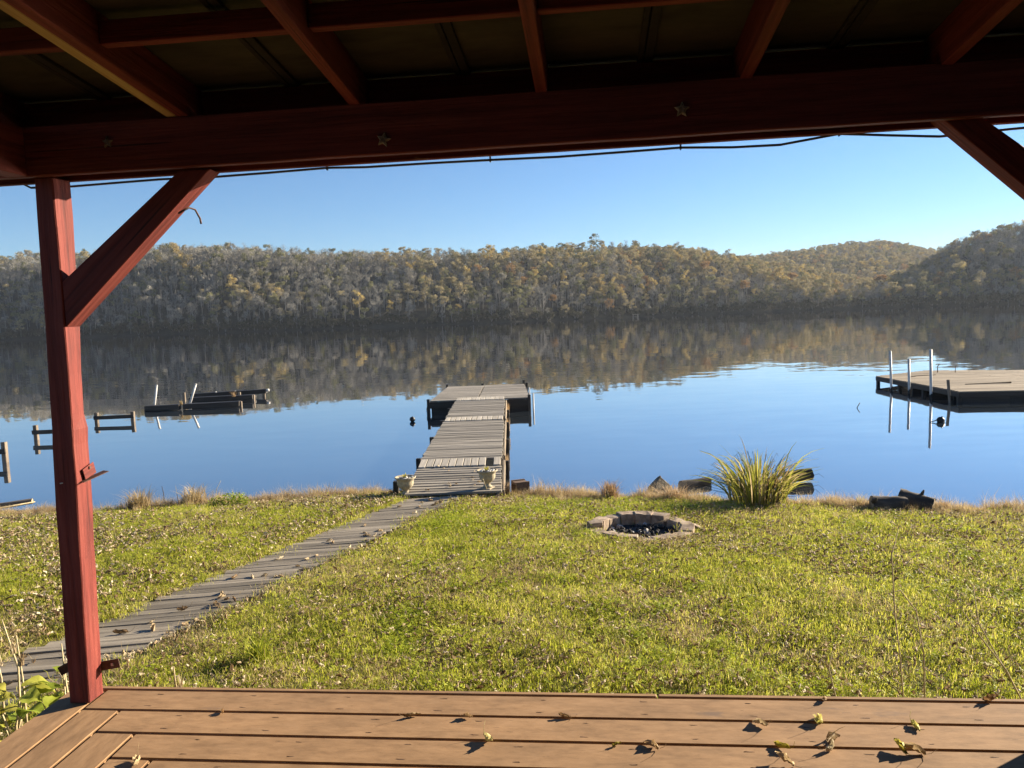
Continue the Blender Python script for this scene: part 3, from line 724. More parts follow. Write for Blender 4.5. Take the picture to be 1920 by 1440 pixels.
# star ornaments on the inner face of the beam
for u, z, lab, r_ in ((.399, 3.308, 'dim brown star ornament at the left end of the beam above the post', .024), (1.47, 3.255, 'brown and cream star ornament on the beam left of centre', .029), (2.545, 3.295, 'brown and cream star ornament on the beam right of centre', .029)):
    e = empty('star_ornament', pav_pt(u, -.0395, z), A); e.rotation_euler = (R(90), R(rnd.uniform(-14, 14)), A); tag(e, lab, 'star', 'star ornaments on the beam')
    def star(r1, r2, t0, t1):
        v = []; n = 10
        for zz, kk in ((t0, 1), (t1, .86)):
            for q in range(n):
                rr_ = (r1 if q % 2 == 0 else r2) * kk; a = math.pi / 2 + q * math.pi / 5; v.append((rr_ * math.cos(a), rr_ * math.sin(a), zz))
        f = [tuple(range(n))[::-1], tuple(range(n, 2 * n))] + [(q, (q + 1) % n, n + (q + 1) % n, n + q) for q in range(n)]
        return pymesh('star', v, f)
    obj('rim', star(r_, r_ * .5, 0, .008), M_conc if u > 1 else M_star, e); obj('centre', star(r_ * .72, r_ * .34, .0083, .012), M_star, e)
# cable clipped below the fascia
cb = empty('power_cable', pav_pt(0, .129, 3.193), A); tag(cb, 'thin dark grey cable sagging along the underside of the red beam', 'cable')
cp = [(-1.2, .05, .10), (-.5, .02, .10), (-.18, .0, .06), (-.06, .0, -.004), (.125, .0, -.008), (.3, 0, -.004), (.5, 0, .0), (.73, 0, -.003), (.95, 0, .001), (1.195, 0, .007), (1.35, 0, .001), (1.6, 0, .002), (1.84, 0, .001), (2.1, 0, -.002), (2.35, 0, .002), (2.558, 0, .006), (2.75, 0, -.004), (2.92, 0, -.005), (3.02, 0, .008), (3.129, 0, .022), (3.2, 0, .016), (3.3, 0, .007), (3.48, 0, -.008), (3.73, 0, .004), (4.1, 0, .016), (4.5, 0, .03)]
tube('cable', cp, .0045, M_cable, cb, 6)
for u, z in ((1.195, .014), (1.84, .009), (2.558, .014), (3.129, .03)):
    obj('clip', matmesh(box_mesh(.006, .012, .034, .001), M_cable), None, cb, Matrix.Translation((u, -.003, z)))

# ------------------------------------------------------------------ boardwalk across the lawn
def zl(x, y): return float(lawn_z(np.array([x]), np.array([y]))[0])
def path_x(y): return np.interp(y, PCY, PCX)
walk = empty('boardwalk', (-2.3, 6.5, .35)); tag(walk, 'narrow grey plank boardwalk crossing the lawn to the dock', 'boardwalk')
rnd = random.Random(11)
y = 2.7; k = 0
while y < 10.12:
    x = float(path_x(y)); wdt = np.interp(y, [3, 6, 10], [.86, .86, .78]) + rnd.uniform(-.03, .03)
    z = np.interp(y, PZY, PZZ) + rnd.uniform(-.004, .004)
    a = R(7.5 + rnd.uniform(-1.2, 1.2)); dx, dy = math.cos(a) * wdt / 2, math.sin(a) * wdt / 2
    ox = rnd.uniform(-.02, .02)
    timber('plank', (x - dx + ox - walk.location.x, y - dy - walk.location.y, z + rnd.uniform(-.006, .006) - walk.location.z), (x + dx + ox - walk.location.x, y + dy - walk.location.y, z + rnd.uniform(-.006, .006) - walk.location.z),
           .095 + rnd.uniform(-.007, .005), .03, M_path, walk, bev=.004, jit=.0025, segs=5, var=rnd.randrange(5))
    y += .117; k += 1
for s in (-.3, .3):
    tub = [(path_x(yy) + s - walk.location.x, yy - walk.location.y, np.interp(yy, PZY, PZZ) - .055 - walk.location.z) for yy in (2.8, 4, 5.6, 7.6, 9.9)]
    v, f = tube_data(tub, .04, 4); obj('sleeper', pymesh('sleeper', v, f), M_old, walk)

# ------------------------------------------------------------------ main dock
dock = empty('dock', (-.85, 10.2, 0)); tag(dock, 'long weathered grey plank dock ending in a wide T platform', 'dock')
DX, DY = -.85, 10.2
def dz(y): return float(np.interp(y, [10.1, 12.1, 16.4, 20.6], [.225, .345, .36, .40]))
def seg_planks(y0, y1, pitch, mat, x0=-1.5, x1=-.2):
    y = y0
    while y < y1 - pitch * .5:
        a, b = x0 + rnd.uniform(-.015, .015), x1 + rnd.uniform(-.012, .012); t = rnd.uniform(-.006, .006)
        timber('plank', (a - DX, y - t + pitch / 2 - DY, dz(y) + rnd.uniform(-.004, .004)), (b - DX, y + t + pitch / 2 - DY, dz(y) + rnd.uniform(-.004, .004)), pitch - .018, .032, mat, dock, bev=.004, jit=.003, segs=5, var=rnd.randrange(6))
        y += pitch
def cross_planks(y0, y1, n, mat, x0=-1.48, x1=-.22, skip=()):
    w = (x1 - x0) / n
    for q in range(n):
        if q in skip: continue
        x = x0 + (q + .5) * w
        timber('plank', (x - DX, y0 + rnd.uniform(0, .02) - DY, dz(y0) + .016), (x - DX, y1 - rnd.uniform(0, .02) - DY, dz(y1) + .016), w - .012, .03, mat, dock, bev=.004, jit=.002, segs=2, var=rnd.randrange(3))
seg_planks(10.17, 11.52, .125, M_plank); cross_planks(11.54, 12.02, 11, M_plank_l, skip=(9,))
seg_planks(12.04, 16.30, .137, M_plank); cross_planks(16.3, 16.86, 11, M_plank_l)
seg_planks(16.88, 19.95, .137, M_plank); cross_planks(19.95, 20.55, 10, M_plank_l)
for x in (-1.45, -.85, -.25):
    for a, b in ((10.15, 12.0), (12.0, 16.4), (16.4, 20.6)):
        timber('stringer', (x - DX, a - DY, dz(a + .01) - .09), (x - DX, b - DY - .01, dz(b) - .09), .045, .14, M_old, dock, bev=.003)
for a, b in ((10.25, 11.9), (12.2, 16.2), (16.5, 19.8)):
    timber('side_board', (-.165 - DX, a - DY, dz(a) - .05), (-.165 - DX, b - DY, dz(b) - .05), .028, .12, M_warm, dock, bev=.003, jit=.003, segs=4)
for x, y in ((-1.53, 12.1), (-.13, 12.1), (-1.53, 14.2), (-.13, 14.2), (-1.53, 16.4), (-.13, 16.4), (-1.53, 18.4), (-.13, 18.4)):
    timber('piling', (x - DX, y - DY, -.9), (x - DX, y - DY, dz(y) + (.03 if x < -1 else -.06)), .08, .08, M_wet, dock, bev=.006, up=(0, 1, 0))
PZ = .36
def plat_x(y, t): return np.interp(y, [20.6, 24.7], [-2.23, -2.07]) * (1 - t) + np.interp(y, [20.7, 24.6], [.45, .39]) * t
y = 20.66
while y < 24.7:
    for t0, t1 in ((0, .475), (.485, 1)):
        a, b = float(plat_x(y, t0)) + rnd.uniform(-.01, .01), float(plat_x(y, t1)) + rnd.uniform(-.01, .01)
        timber('plank', (a - DX, y + .07 - DY, PZ - .016), (b - DX, y + .07 - DY, PZ - .016 + rnd.uniform(-.003, .003)), .128, .032, M_plank, dock, bev=.004, jit=.0025, segs=4, var=rnd.randrange(5))
    y += .138
timber('platform_rim', (-2.23 - DX, 20.63 - DY, PZ - .12), (.45 - DX, 20.63 - DY, PZ - .12), .05, .17, M_wet, dock)
timber('platform_rim', (-2.07 - DX, 24.76 - DY, PZ - .12), (.39 - DX, 24.76 - DY, PZ - .12), .05, .17, M_wet, dock)
timber('platform_rim', (-2.25 - DX, 20.66 - DY, PZ - .12), (-2.09 - DX, 24.73 - DY, PZ - .12), .05, .17, M_wet, dock)
timber('platform_rim', (.47 - DX, 20.66 - DY, PZ - .12), (.41 - DX, 24.73 - DY, PZ - .12), .05, .17, M_wet, dock)
for q, (x, ya, yb) in enumerate(((-1.9, 20.75, 24.6), (-.9, 20.75, 24.6), (.1, 20.75, 24.6))):
    v, f = tube_data([(x - DX, ya - DY, .06), (x - DX, ya + .03 - DY, .06), (x - DX, yb - DY, .06)], [.2, .235, .235], 14); obj('float_drum', pymesh('float_drum', v, f, True), M_black, dock)
timber('float_board', (-2.2 - DX, 20.68 - DY, .06), (-1.5 - DX, 20.68 - DY, .06), .03, .2, M_wet, dock); timber('float_board', (-.2 - DX, 20.68 - DY, .06), (.44 - DX, 20.68 - DY, .06), .03, .2, M_wet, dock)
for x, y, h in ((-2.27, 20.62, .05), (-2.1, 24.8, .07), (-.95, 24.8, .06), (.38, 24.8, .12), (.46, 24.2, .09), (.45, 20.62, .08)):
    timber('corner_post', (x - DX, y - DY, -.5), (x - DX, y - DY, PZ + h), .08, .08, M_wet, dock, bev=.006, up=(0, 1, 0))
tube('pole', [(.56 - DX, 21.0 - DY, -.8), (.57 - DX, 21.0 - DY, .43)], .022, M_pvc, dock); tube('pole', [(.5 - DX, 22.9 - DY, -.8), (.51 - DX, 22.9 - DY, .42)], .02, M_pvc, dock)
tube('mooring_rope', [(-2.28 - DX, 20.7 - DY, .3), (-2.33 - DX, 20.66 - DY, .15), (-2.32 - DX, 20.68 - DY, 0), (-2.3 - DX, 20.7 - DY, -.1)], .012, M_pvc, dock, 6)
# dead weeds hanging from the side of the dock
def weed_mesh(seed, n, h, spread, w, curl=.4):
    r = np.random.RandomState(seed); V, F, T = [], [], []
    for q in range(n):
        a = r.rand() * 6.28; d = np.array([math.cos(a), math.sin(a), 0]); L = h * r.uniform(.55, 1.1); out = spread * r.uniform(.1, 1)
        b = np.array([r.normal() * spread * .18, r.normal() * spread * .18, 0]); s = np.array([-d[1], d[0], 0]) * w * r.uniform(.6, 1.2)
        o = len(V); ns = 4
        for k in range(ns + 1):
            t = k / ns; p = b + d * out * t ** 1.6 + np.array([0, 0, L * (t - curl * .4 * t * t * t)]); ww = s * (1 - t) ** .7
            V += [p - ww, p + ww]
        for k in range(ns): F.append((o + 2 * k, o + 2 * k + 1, o + 2 * k + 3, o + 2 * k + 2)); T.append(r.rand())
    me = pymesh('tuft', V, F); 
    t4 = []
    add_tone(me, np.repeat(T, 1)); return me
for q, (x, y, z) in enumerate(((-.13, 12.3, .1), (-.12, 16.6, .08), (-.14, 19.0, .1), (-.12, 19.6, .08), (-.12, 10.5, .02))):
    o = obj('dead_weeds', weed_mesh(500 + q, 60, .34, .09, .004), M_rust, dock); o.location = (x - DX, y - DY, z)

# urn planters
def urn(loc, rz, label):
    e = empty('urn_planter', loc, rz); tag(e, label, 'planter', 'concrete urn planters at the foot of the dock')
    n = 40; prof = [(.058, 0), (.062, .0), (.062, .022), (.042, .032), (.036, .05), (.045, .065), (.075, .085), (.102, .115), (.113, .15), (.112, .185), (.122, .208), (.142, .226), (.145, .238), (.138, .244), (.126, .240), (.118, .226)]
    v, f = lathe_data(prof, n); v2 = []
    for p in v:
        r_ = math.hypot(p[0], p[1]); a = math.atan2(p[1], p[0])
        if .06 < p[2] < .14:
            k = 1 - .10 * (0.5 + .5 * math.cos(a * 18)) * math.sin((p[2] - .06) / .08 * math.pi)
            p = (p[0] * k, p[1] * k, p[2])
        v2.append(p)
    obj('bowl', pymesh('bowl', v2, f, True), M_conc, e)
    obj('base', matmesh(box_mesh(.15, .15, .018, .004), M_conc), None, e, Matrix.Translation((0, 0, -.0085)))
    obj('soil', pymesh('soil', *lathe_data([(.118, .21), (.117, .222), (.05, .23)], 20)), M_soil, e)
    r = random.Random(int(loc[0] * 100)); pv = []
    for q in range(26):
        a, d, s = r.random() * 6.28, r.random() ** .5 * .1, r.uniform(.008, .017); c = (d * math.cos(a), d * math.sin(a), .228 + s * .3)
        v, f = lathe_data([(.3, -1), (.85, -.5), (1, 0), (.8, .6), (.3, .95)], 7); pv.append(([(c[0] + p[0] * s * r.uniform(.8, 1.2), c[1] + p[1] * s, c[2] + p[2] * s * .7) for p in v], f))
    obj('pebbles', pymesh('pebbles', *join(pv), True), M_peb, e)
    # short succulent with pale upright leaves
    V, F, T = [], [], []
    for q in range(14):
        a = q * 2.4; L = r.uniform(.04, .075); t = r.uniform(.1, .9); d = Vector((math.cos(a) * t, math.sin(a) * t, 1)).normalized(); s = d.cross(Vector((0, 0, 1))).normalized() * .011 if t > .05 else Vector((.01, 0, 0))
        b = Vector((-.01 + math.cos(a) * .012, math.sin(a) * .012, .23)); o = len(V); V += [b - s * .4, b + s * .4, b + d * L * .6 + s, b + d * L, b + d * L * .6 - s]; F.append((o, o + 1, o + 2, o + 3, o + 4)); T.append(r.random())
    me = pymesh('plant', V, F); add_tone(me, T); obj('plant', me, M_yleaf, e)
    return e
urn((-1.50, 10.32, .30 - .085), .3, 'pale concrete urn planter on the left foot of the dock')
ur = urn((-.385, 10.36, .262), 1.1, 'pale concrete urn planter on the right foot of the dock, stalk leaning on it')
st = tube('dry_stalk', [(-.46, 10.215, .47), (-.43, 10.2, .39), (-.39, 10.19, .27)], .005, M_stalk); tag(st, 'thin pale dry stalk leaning across the right urn planter', 'stalk')
timber_o = timber('old_post', (-1.66, 10.42, -.2), (-1.64, 10.42, .38), .075, .1, M_wet, None, up=(0, 1, 0)); tag(timber_o, 'short dark wooden post behind the left urn planter', 'post')
# cinder block on end at the water's edge
def cinder():
    bm = bmesh.new(); W, D, Hh, t = .20, .185, .42, .032
    def bx(x0, x1, y0, y1, z0, z1):
        vs = [bm.verts.new(p) for p in ((x0, y0, z0), (x1, y0, z0), (x1, y1, z0), (x0, y1, z0), (x0, y0, z1), (x1, y0, z1), (x1, y1, z1), (x0, y1, z1))]
        for f in ((0, 3, 2, 1), (4, 5, 6, 7), (0, 1, 5, 4), (1, 2, 6, 5), (2, 3, 7, 6), (3, 0, 4, 7)): bm.faces.new([vs[k] for k in f])
    bx(-W / 2, W / 2, -D / 2, -D / 2 + t, 0, Hh); bx(-W / 2, W / 2, D / 2 - t, D / 2, 0, Hh)
    for z0 in (.0, (Hh - t) / 2, Hh - t - .012): bx(-W / 2 + .003, W / 2 - .003, -D / 2 + t, D / 2 - t, z0, z0 + t)
    return bm
cbk = obj('cinder_block', cinder(), M_brick); cbk.location = (.055, 10.60, -.135); cbk.rotation_euler = (R(1.5), R(1), R(24)); tag(cbk, 'brown hollow cinder block standing on end at the water beside the dock', 'block')

# ------------------------------------------------------------------ fire ring
FX, FY, FZ = 1.305, 7.93, .25
fire = empty('fire_pit', (FX, FY, FZ)); tag(fire, 'low round fire pit of tan paving blocks holding black ash', 'fire pit')
rnd = random.Random(21)
def wedge(ro, ri, da, h, seed):
    r = random.Random(seed); v = []; n = 3
    for z in (0, h):
        for k in range(n + 1):
            a = -da / 2 + da * k / n; v.append((ro * math.cos(a) + r.uniform(-.006, .006), ro * math.sin(a), z + (r.uniform(-.005, .005) if z else 0)))
        for k in range(n + 1):
            a = da / 2 - da * k / n; v.append((ri * math.cos(a) + r.uniform(-.006, .006), ri * math.sin(a), z + (r.uniform(-.005, .005) if z else 0)))
    m_ = 2 * n + 2; f = [tuple(range(m_))[::-1], tuple(range(m_, 2 * m_))] + [(k, (k + 1) % m_, m_ + (k + 1) % m_, m_ + k) for k in range(m_)]
    me = pymesh('ring_block', v, f); bm = bmesh.new(); bm.from_mesh(me); bmesh.ops.recalc_face_normals(bm, faces=bm.faces)
    bmesh.ops.bevel(bm, geom=[e for e in bm.edges if e.calc_face_angle(0) > .6], offset=.006, segments=1, affect='EDGES'); bm.to_mesh(me); bm.free(); return me
NBK = 15; wm = [wedge(.565, .425, 2 * math.pi / NBK * .96, .21, q) for q in range(4)]
for k in range(NBK):
    a = 2 * math.pi * k / NBK + .1
    M = Matrix.Translation((0, 0, -.112 + rnd.uniform(-.012, .010))) @ Matrix.Rotation(a, 4, 'Z') @ Matrix.Rotation(R(rnd.uniform(-3, 3)), 4, 'Y') @ Matrix.Rotation(R(rnd.uniform(-2.5, 2.5)), 4, 'X') @ Matrix.Translation((rnd.uniform(-.028, .022), 0, 0))
    M = Matrix.Diagonal((1, .92, 1, 1)) @ M
    obj('ring_block', matmesh(wm[k % 4], M_paver), None, fire, M)
M = Matrix.Translation((.63, -.05, .015)) @ Matrix.Rotation(R(24), 4, 'Y') @ Matrix.Rotation(R(-35), 4, 'Z'); obj('loose_block', matmesh(box_mesh(.24, .13, .07, .006, .003, 2), M_paver), None, fire, M)
M = Matrix.Translation((-.47, .06, .115)) @ Matrix.Rotation(R(-5), 4, 'Y') @ Matrix.Rotation(R(12), 4, 'Z'); obj('loose_block', matmesh(wm[1], M_paver), None, fire, M @ Matrix.Translation((-.5, 0, -.03)) @ Matrix.Diagonal((1, .7, .25, 1)))
# ash bed
n = 26; gx = np.linspace(-.43, .43, n); v = []; f = []
for j in range(n):
    for i_ in range(n):
        d = math.hypot(gx[i_], gx[j]); v.append((gx[i_], gx[j] * .92, -.02 + .05 * float(fbm(gx[i_] * 9 + 3, gx[j] * 9, 3)) - .02))
for j in range(n - 1):
    for i_ in range(n - 1):
        if math.hypot(gx[i_] + .017, gx[j] + .017) < .455: f.append((j * n + i_, j * n + i_ + 1, (j + 1) * n + i_ + 1, (j + 1) * n + i_))
obj('ash_bed', pymesh('ash_bed', v, f), M_ash, fire)
ev, el = [], []
for q in range(120):
    a, d, s = rnd.random() * 6.28, rnd.random() ** .5 * .4, rnd.uniform(.008, .03); c = (d * math.cos(a), d * math.sin(a) * .92, -.008 + s * .4)
    v, f = lathe_data([(.3, -1), (.9, -.4), (1, .2), (.4, .9)], 5); w = ([(c[0] + p[0] * s * rnd.uniform(.7, 1.3), c[1] + p[1] * s * rnd.uniform(.7, 1.3), c[2] + p[2] * s) for p in v], f)
    (el if (rnd.random() < .35 and c[0] < .1) else ev).append(w)
o = obj('charcoal_lumps', pymesh('charcoal_lumps', *join(ev)), M_ash, fire); o['kind'] = 'stuff'
o = obj('pale_ash_lumps', pymesh('pale_ash_lumps', *join(el)), M_ashl, fire); o['kind'] = 'stuff'
for q, (a, b, r_, lab) in enumerate((((-.1, -.02, .0), (.42, .2, .12), .006, 'long thin charred stick leaning on the right rim of the fire pit'), ((-.25, .05, .01), (.12, -.22, .015), .011, 'thick charred stick lying across the ash of the fire pit'), ((.02, -.1, -.01), (.36, -.18, .0), .007, 'short charred stick at the front right of the fire pit ash'))):
    m_ = tuple((a[k] + b[k]) / 2 + (.02 if k == 2 else 0) for k in range(3))
    o = tube('charred_stick', [tuple(p[k] + (FX, FY, FZ)[k] for k in range(3)) for p in (a, m_, b)], r_, M_twig, None, 6); tag(o, lab, 'stick', 'charred sticks in the fire pit')

# ------------------------------------------------------------------ big clump of strappy grass at the bank
rs = np.random.RandomState(77)
cl = empty('grass_clump', (2.98, 9.32, .1)); tag(cl, 'large clump of long strappy yellow-green grass at the bank', 'plant')
def blade(b, tip, w, curl, seed):
    r = random.Random(seed); b, tip = Vector(b), Vector(tip); d = tip - b; side = d.cross(Vector((0, 1, .2))).normalized(); side.rotate(Euler((0, 0, r.uniform(-.9, .9))))
    V, F = [], []; ns = 7
    for k in range(ns + 1):
        t = k / ns; p = b + d * t + Vector((0, 0, 1)) * (math.sin(t * math.pi) * d.length * .10) + Vector((d.x, d.y, 0)) * (-.25 * math.sin(t * math.pi))
        if t > .7: p += Vector((d.x, d.y, 0)).normalized() * curl * (t - .7) ** 2 * 6 - Vector((0, 0, 1)) * abs(curl) * (t - .7) ** 2 * 5
        ww = side * w * (min(1, .55 + t) if t < .5 else (1 - t) ** .6 * 1.32) * .5
        V += [p - ww, p + Vector((0, 0, -.15 * w)), p + ww]
    for k in range(ns):
        for j in range(2): F.append((3 * k + j, 3 * k + j + 1, 3 * k + 4 + j, 3 * k + 3 + j))
    me = pymesh('leaf', V, F, True); add_tone(me, [r.random()] * len(F)); return me
for q in range(240):
    a = rs.rand() * 6.28; rr = rs.rand() ** .6
    bx_, by = math.cos(a) * .34 * rr, math.sin(a) * .26 * rr
    spread = rs.uniform(.2, .85) * rr + .05
    h = rs.uniform(.45, .78) * (1 - .35 * spread) if q > 26 else rs.uniform(.68, .86)
    obj('leaf', blade((bx_, by, 0), (bx_ + math.cos(a) * spread * .72, by + math.sin(a) * spread * .6, h), rs.uniform(.011, .024), rs.uniform(.0, .12), q), M_blade if rs.rand() < .72 else M_straw, cl)
sp = []
for q in range(90):
    a = rs.rand() * 6.28; L = rs.uniform(.3, .8); s = rs.uniform(.05, .55); b = (math.cos(a) * .2, math.sin(a) * .18, 0); e = (b[0] + math.cos(a) * s, b[1] + math.sin(a) * s, L * (1 - .5 * s))
    m_ = (b[0] * .5 + e[0] * .4, b[1] * .5 + e[1] * .4, e[2] * .75); sp.append(tube_data([b, m_, e, (e[0] + math.cos(a) * .06, e[1] + math.sin(a) * .06, e[2] - .05)], [.0035, .003, .002, .0015], 4, False))
o = obj('dry_stems', pymesh('dry_stems', *join(sp)), M_twig, cl); o['kind'] = 'stuff'

# ------------------------------------------------------------------ rocks, logs and flotsam
def rock(name, loc, size, rot, mat, seed, label, cat):
    bm = bmesh.new(); bmesh.ops.create_icosphere(bm, subdivisions=3, radius=1); r = np.random.RandomState(seed); off = r.rand(3) * 50
    for v in bm.verts:
        n_ = v.co.normalized(); k = 1 + .5 * (float(fbm(n_.x * 1.6 + off[0], n_.y * 1.6 + n_.z * 1.3 + off[1], 3)) - .5)
        c = n_ * k; tz = max(c.z, 0); c.x = c.x * (1 - .72 * tz) + .12 * tz; c.y = max(c.y, -.62 + .5 * tz) * (1 - .4 * tz); c.z *= 1.1; v.co = c
    o = obj(name, bm, mat); o.scale = size; o.location = loc; o.rotation_euler = rot; tag(o, label, cat); return o
rock('rock', (2.08, 11.0, .02), (.175, .13, .15), (0, .1, .4), M_rock, 4, 'pointed tan rock standing in shallow water left of the grass clump', 'rock')
def log(name, a, b, r0, r1, label, hollow=False, mat=None, stubs=(), n=14):
    a, b = Vector(a), Vector(b); M, L = frame(a, b); e = obj(name, bmesh.new(), None) if False else None
    r = random.Random(int(a.x * 1000)); V, F = [], []; ns = 7
    for k in range(ns + 1):
        t = k / ns
        for q in range(n):
            an = 2 * math.pi * q / n; rr = (r0 + (r1 - r0) * t) * (1 + r.uniform(-.07, .07)); V.append((-L / 2 + L * t + (r.uniform(-.012, .012) if k in (0, ns) else 0), rr * math.cos(an), rr * math.sin(an)))
    for k in range(ns):
        for q in range(n): F.append((k * n + q, k * n + (q + 1) % n, (k + 1) * n + (q + 1) % n, (k + 1) * n + q))
    root = empty(name, (a + b) / 2); root.rotation_euler = M.to_euler(); tag(root, label, 'log')
    body, f2 = V, F
    for (t, an, ln, sr) in stubs:
        p = Vector((-L / 2 + L * t, r0 * .8 * math.cos(an), r0 * .8 * math.sin(an))); d = Vector((.25, math.cos(an), math.sin(an))).normalized()
        body, f2 = join([(body, f2), tube_data([p, p + d * ln * .6, p + d * ln], [sr, sr * .7, sr * .35], 6)])
    obj('bark', pymesh('bark', body, f2, True), mat or M_bark, root)
    for s, rr in ((-1, r0), (1, r1)):
        v = [(s * (L / 2 - .004), rr * .97 * math.cos(2 * math.pi * q / n), rr * .97 * math.sin(2 * math.pi * q / n)) for q in range(n)]
        obj('cut_end', pymesh('cut_end', v, [tuple(range(n)) if s > 0 else tuple(range(n))[::-1]]), M_cut, root)
    return root
log('log', (2.40, 11.00, .02), (2.86, 11.18, .05), .085, .06, 'dark waterlogged log lying in the shallows left of the grass clump')
log('log', (3.93, 11.08, .085), (4.34, 11.12, .11), .085, .09, 'cut brown log in the water behind the right side of the grass clump')
log('log', (4.17, 8.88, .205), (4.54, 8.80, .195), .12, .12, 'fat dark log on the right bank with a broken stub on its left end', stubs=((.02, 2.4, .09, .03),))
log('log', (4.56, 9.0, .235), (4.84, 8.76, .185), .135, .115, 'dark log with an upright broken branch, right one of the pair on the bank', stubs=((.6, 1.45, .075, .025),))
log('driftwood_log', (-8.0, 11.1, .03), (-7.22, 11.32, .09), .05, .04, 'brown driftwood log in the shallows at the left edge', mat=M_old)
o = tube('driftwood_branch', [(-7.9, 10.5, .06), (-7.4, 10.75, .12), (-6.95, 10.95, .16)], [.016, .014, .008], M_stalk, None, 6); tag(o, 'thin pale bare branch lying beside the driftwood log at the left', 'branch')
log('driftwood_log', (-7.9, 10.75, .02), (-7.35, 10.85, .03), .045, .04, 'short black sodden log below the driftwood at the left edge', mat=M_wet)
def buoy(loc, r, label):
    v, f = lathe_data([(r * .3, -r * .8), (r * .85, -r * .3), (r, .1 * r), (r * .75, r * .7), (r * .3, r * .95), (r * .12, r * 1.1), (r * .12, r * 1.25)], 14); o = obj('buoy', pymesh('buoy', v, f, True), M_black); o.location = loc; o.rotation_euler = (.3, .2, 0); tag(o, label, 'buoy'); return o
buoy((-2.55, 19.3, .05), .075, 'small black ball float on the water left of the dock')
bu = buoy((9.05, 16.15, .03), .085, 'small black float with a white band on the water near the raft')
o = tube('float_line', [(8.82, 16.17, .012), (8.9, 16.16, .02), (8.98, 16.15, .05)], .012, M_pvc, bu); o.matrix_parent_inverse = bu.matrix_basis.inverted()
o = tube('floating_stick', [(8.46, 18.8, -.02), (8.5, 18.8, .06), (8.55, 18.82, .12)], .01, M_twig, None, 5); tag(o, 'tiny dark bent twig poking out of the water left of the raft', 'twig')
o = tube('reed_stem', [(-5.32, 11.45, -.1), (-5.32, 11.45, .1), (-5.34, 11.45, .22)], [.007, .006, .003], M_twig, None, 5); tag(o, 'single dark reed stem standing in the water right of the red post', 'reed')
o = tube('reed_stem', [(-4.6, 11.6, -.05), (-4.58, 11.6, .1), (-4.5, 11.6, .24)], [.004, .004, .002], M_stalk, None, 5); tag(o, 'thin pale reed leaning in the water above the low shrub', 'reed')

# ------------------------------------------------------------------ moored raft at the right
raft = empty('raft', (11.2, 19.1, 0)); tag(raft, 'brown plank swimming raft moored at the right edge', 'raft')
RX, RY = 11.2, 19.1; poly = [(11.18, 19.1), (11.36, 23.88), (13.6, 25.2), (19.5, 22.6), (19.0, 17.9)]
dirp = Vector((1, -.14, 0)).normalized(); nrm = Vector((.14, 1, 0)).normalized()
def clip_line(c):
    ts = []
    for p, q in zip(poly, poly[1:] + poly[:1]):
        p, q = Vector((*p, 0)), Vector((*q, 0)); da, db = (p - Vector((RX, RY, 0))).dot(nrm) - c, (q - Vector((RX, RY, 0))).dot(nrm) - c
        if (da < 0) != (db < 0): x = p + (q - p) * (da / (da - db)); ts.append((x - Vector((RX, RY, 0))).dot(dirp))
    return (min(ts), max(ts)) if len(ts) >= 2 else None
c = .08; rnd = random.Random(31)
while c < 7.2:
    s = clip_line(c)
    if s and s[1] - s[0] > .1:
        cut = s[0] + (s[1] - s[0]) * rnd.uniform(.35, .65)
        for a, b in ((s[0], cut - .006), (cut + .006, s[1])):
            pa, pb = dirp * a + nrm * c, dirp * b + nrm * c
            timber('plank', (pa.x, pa.y, .265 + rnd.uniform(-.003, .003)), (pb.x, pb.y, .265 + rnd.uniform(-.003, .003)), .132, .03, M_warm, raft, bev=.004, jit=.002, segs=3, var=rnd.randrange(4))
    c += .142
def rl(p, z): return (p[0] - RX, p[1] - RY, z)
for p, q in ((poly[0], poly[1]), (poly[1], poly[2]), (poly[4], poly[0])):
    timber('rim_board', rl(p, .19), rl(q, .19), .045, .12, M_wet, raft, jit=.003, segs=5)
for (x, y) in ((11.22, 19.2), (11.3, 21.0), (11.34, 22.4), (11.38, 23.8), (12.4, 19.0), (14, 18.8), (12.5, 24.4), (16, 18.6)):
    timber('leg', (x - RX, y - RY, -.6), (x - RX, y - RY, .14), .09, .09, M_wet, raft, up=(0, 1, 0), bev=.006)
for y0 in (19.6, 20.6, 21.6): timber('cross_beam', (11.3 - RX, y0 - RY, .06), (16.5 - RX, y0 - .6 - RY, .06), .05, .12, M_wet, raft)
timber('float_beam', (11.25 - RX, 19.16 - RY, .06), (18.8 - RX, 18.1 - RY, .06), .06, .14, M_wet, raft)
timber('cleat', (13.0 - RX, 18.83 - RY, .20), (13.02 - RX, 18.81 - RY, .30), .03, .03, M_pvc, raft, up=(0, 1, 0))
o = tube('deck_rope', [(11.9 - RX, 23.0 - RY, .29), (12.4 - RX, 23.4 - RY, .288), (13.0 - RX, 23.5 - RY, .29)], .012, M_twig, raft, 5)
o = tube('deck_stick', [(12.2 - RX, 20.6 - RY, .288), (13.0 - RX, 20.6 - RY, .29), (13.4 - RX, 20.55 - RY, .30)], [.012, .016, .025], M_twig, raft, 5)
tube('hook', [(13.5 - RX, 24.3 - RY, .28), (13.5 - RX, 24.3 - RY, .48), (13.55 - RX, 24.3 - RY, .52)], .014, M_steel, raft, 5)
tube('hook', [(13.95 - RX, 24.1 - RY, .28), (13.95 - RX, 24.1 - RY, .47), (13.98 - RX, 24.1 - RY, .5)], .01, M_steel, raft, 5)
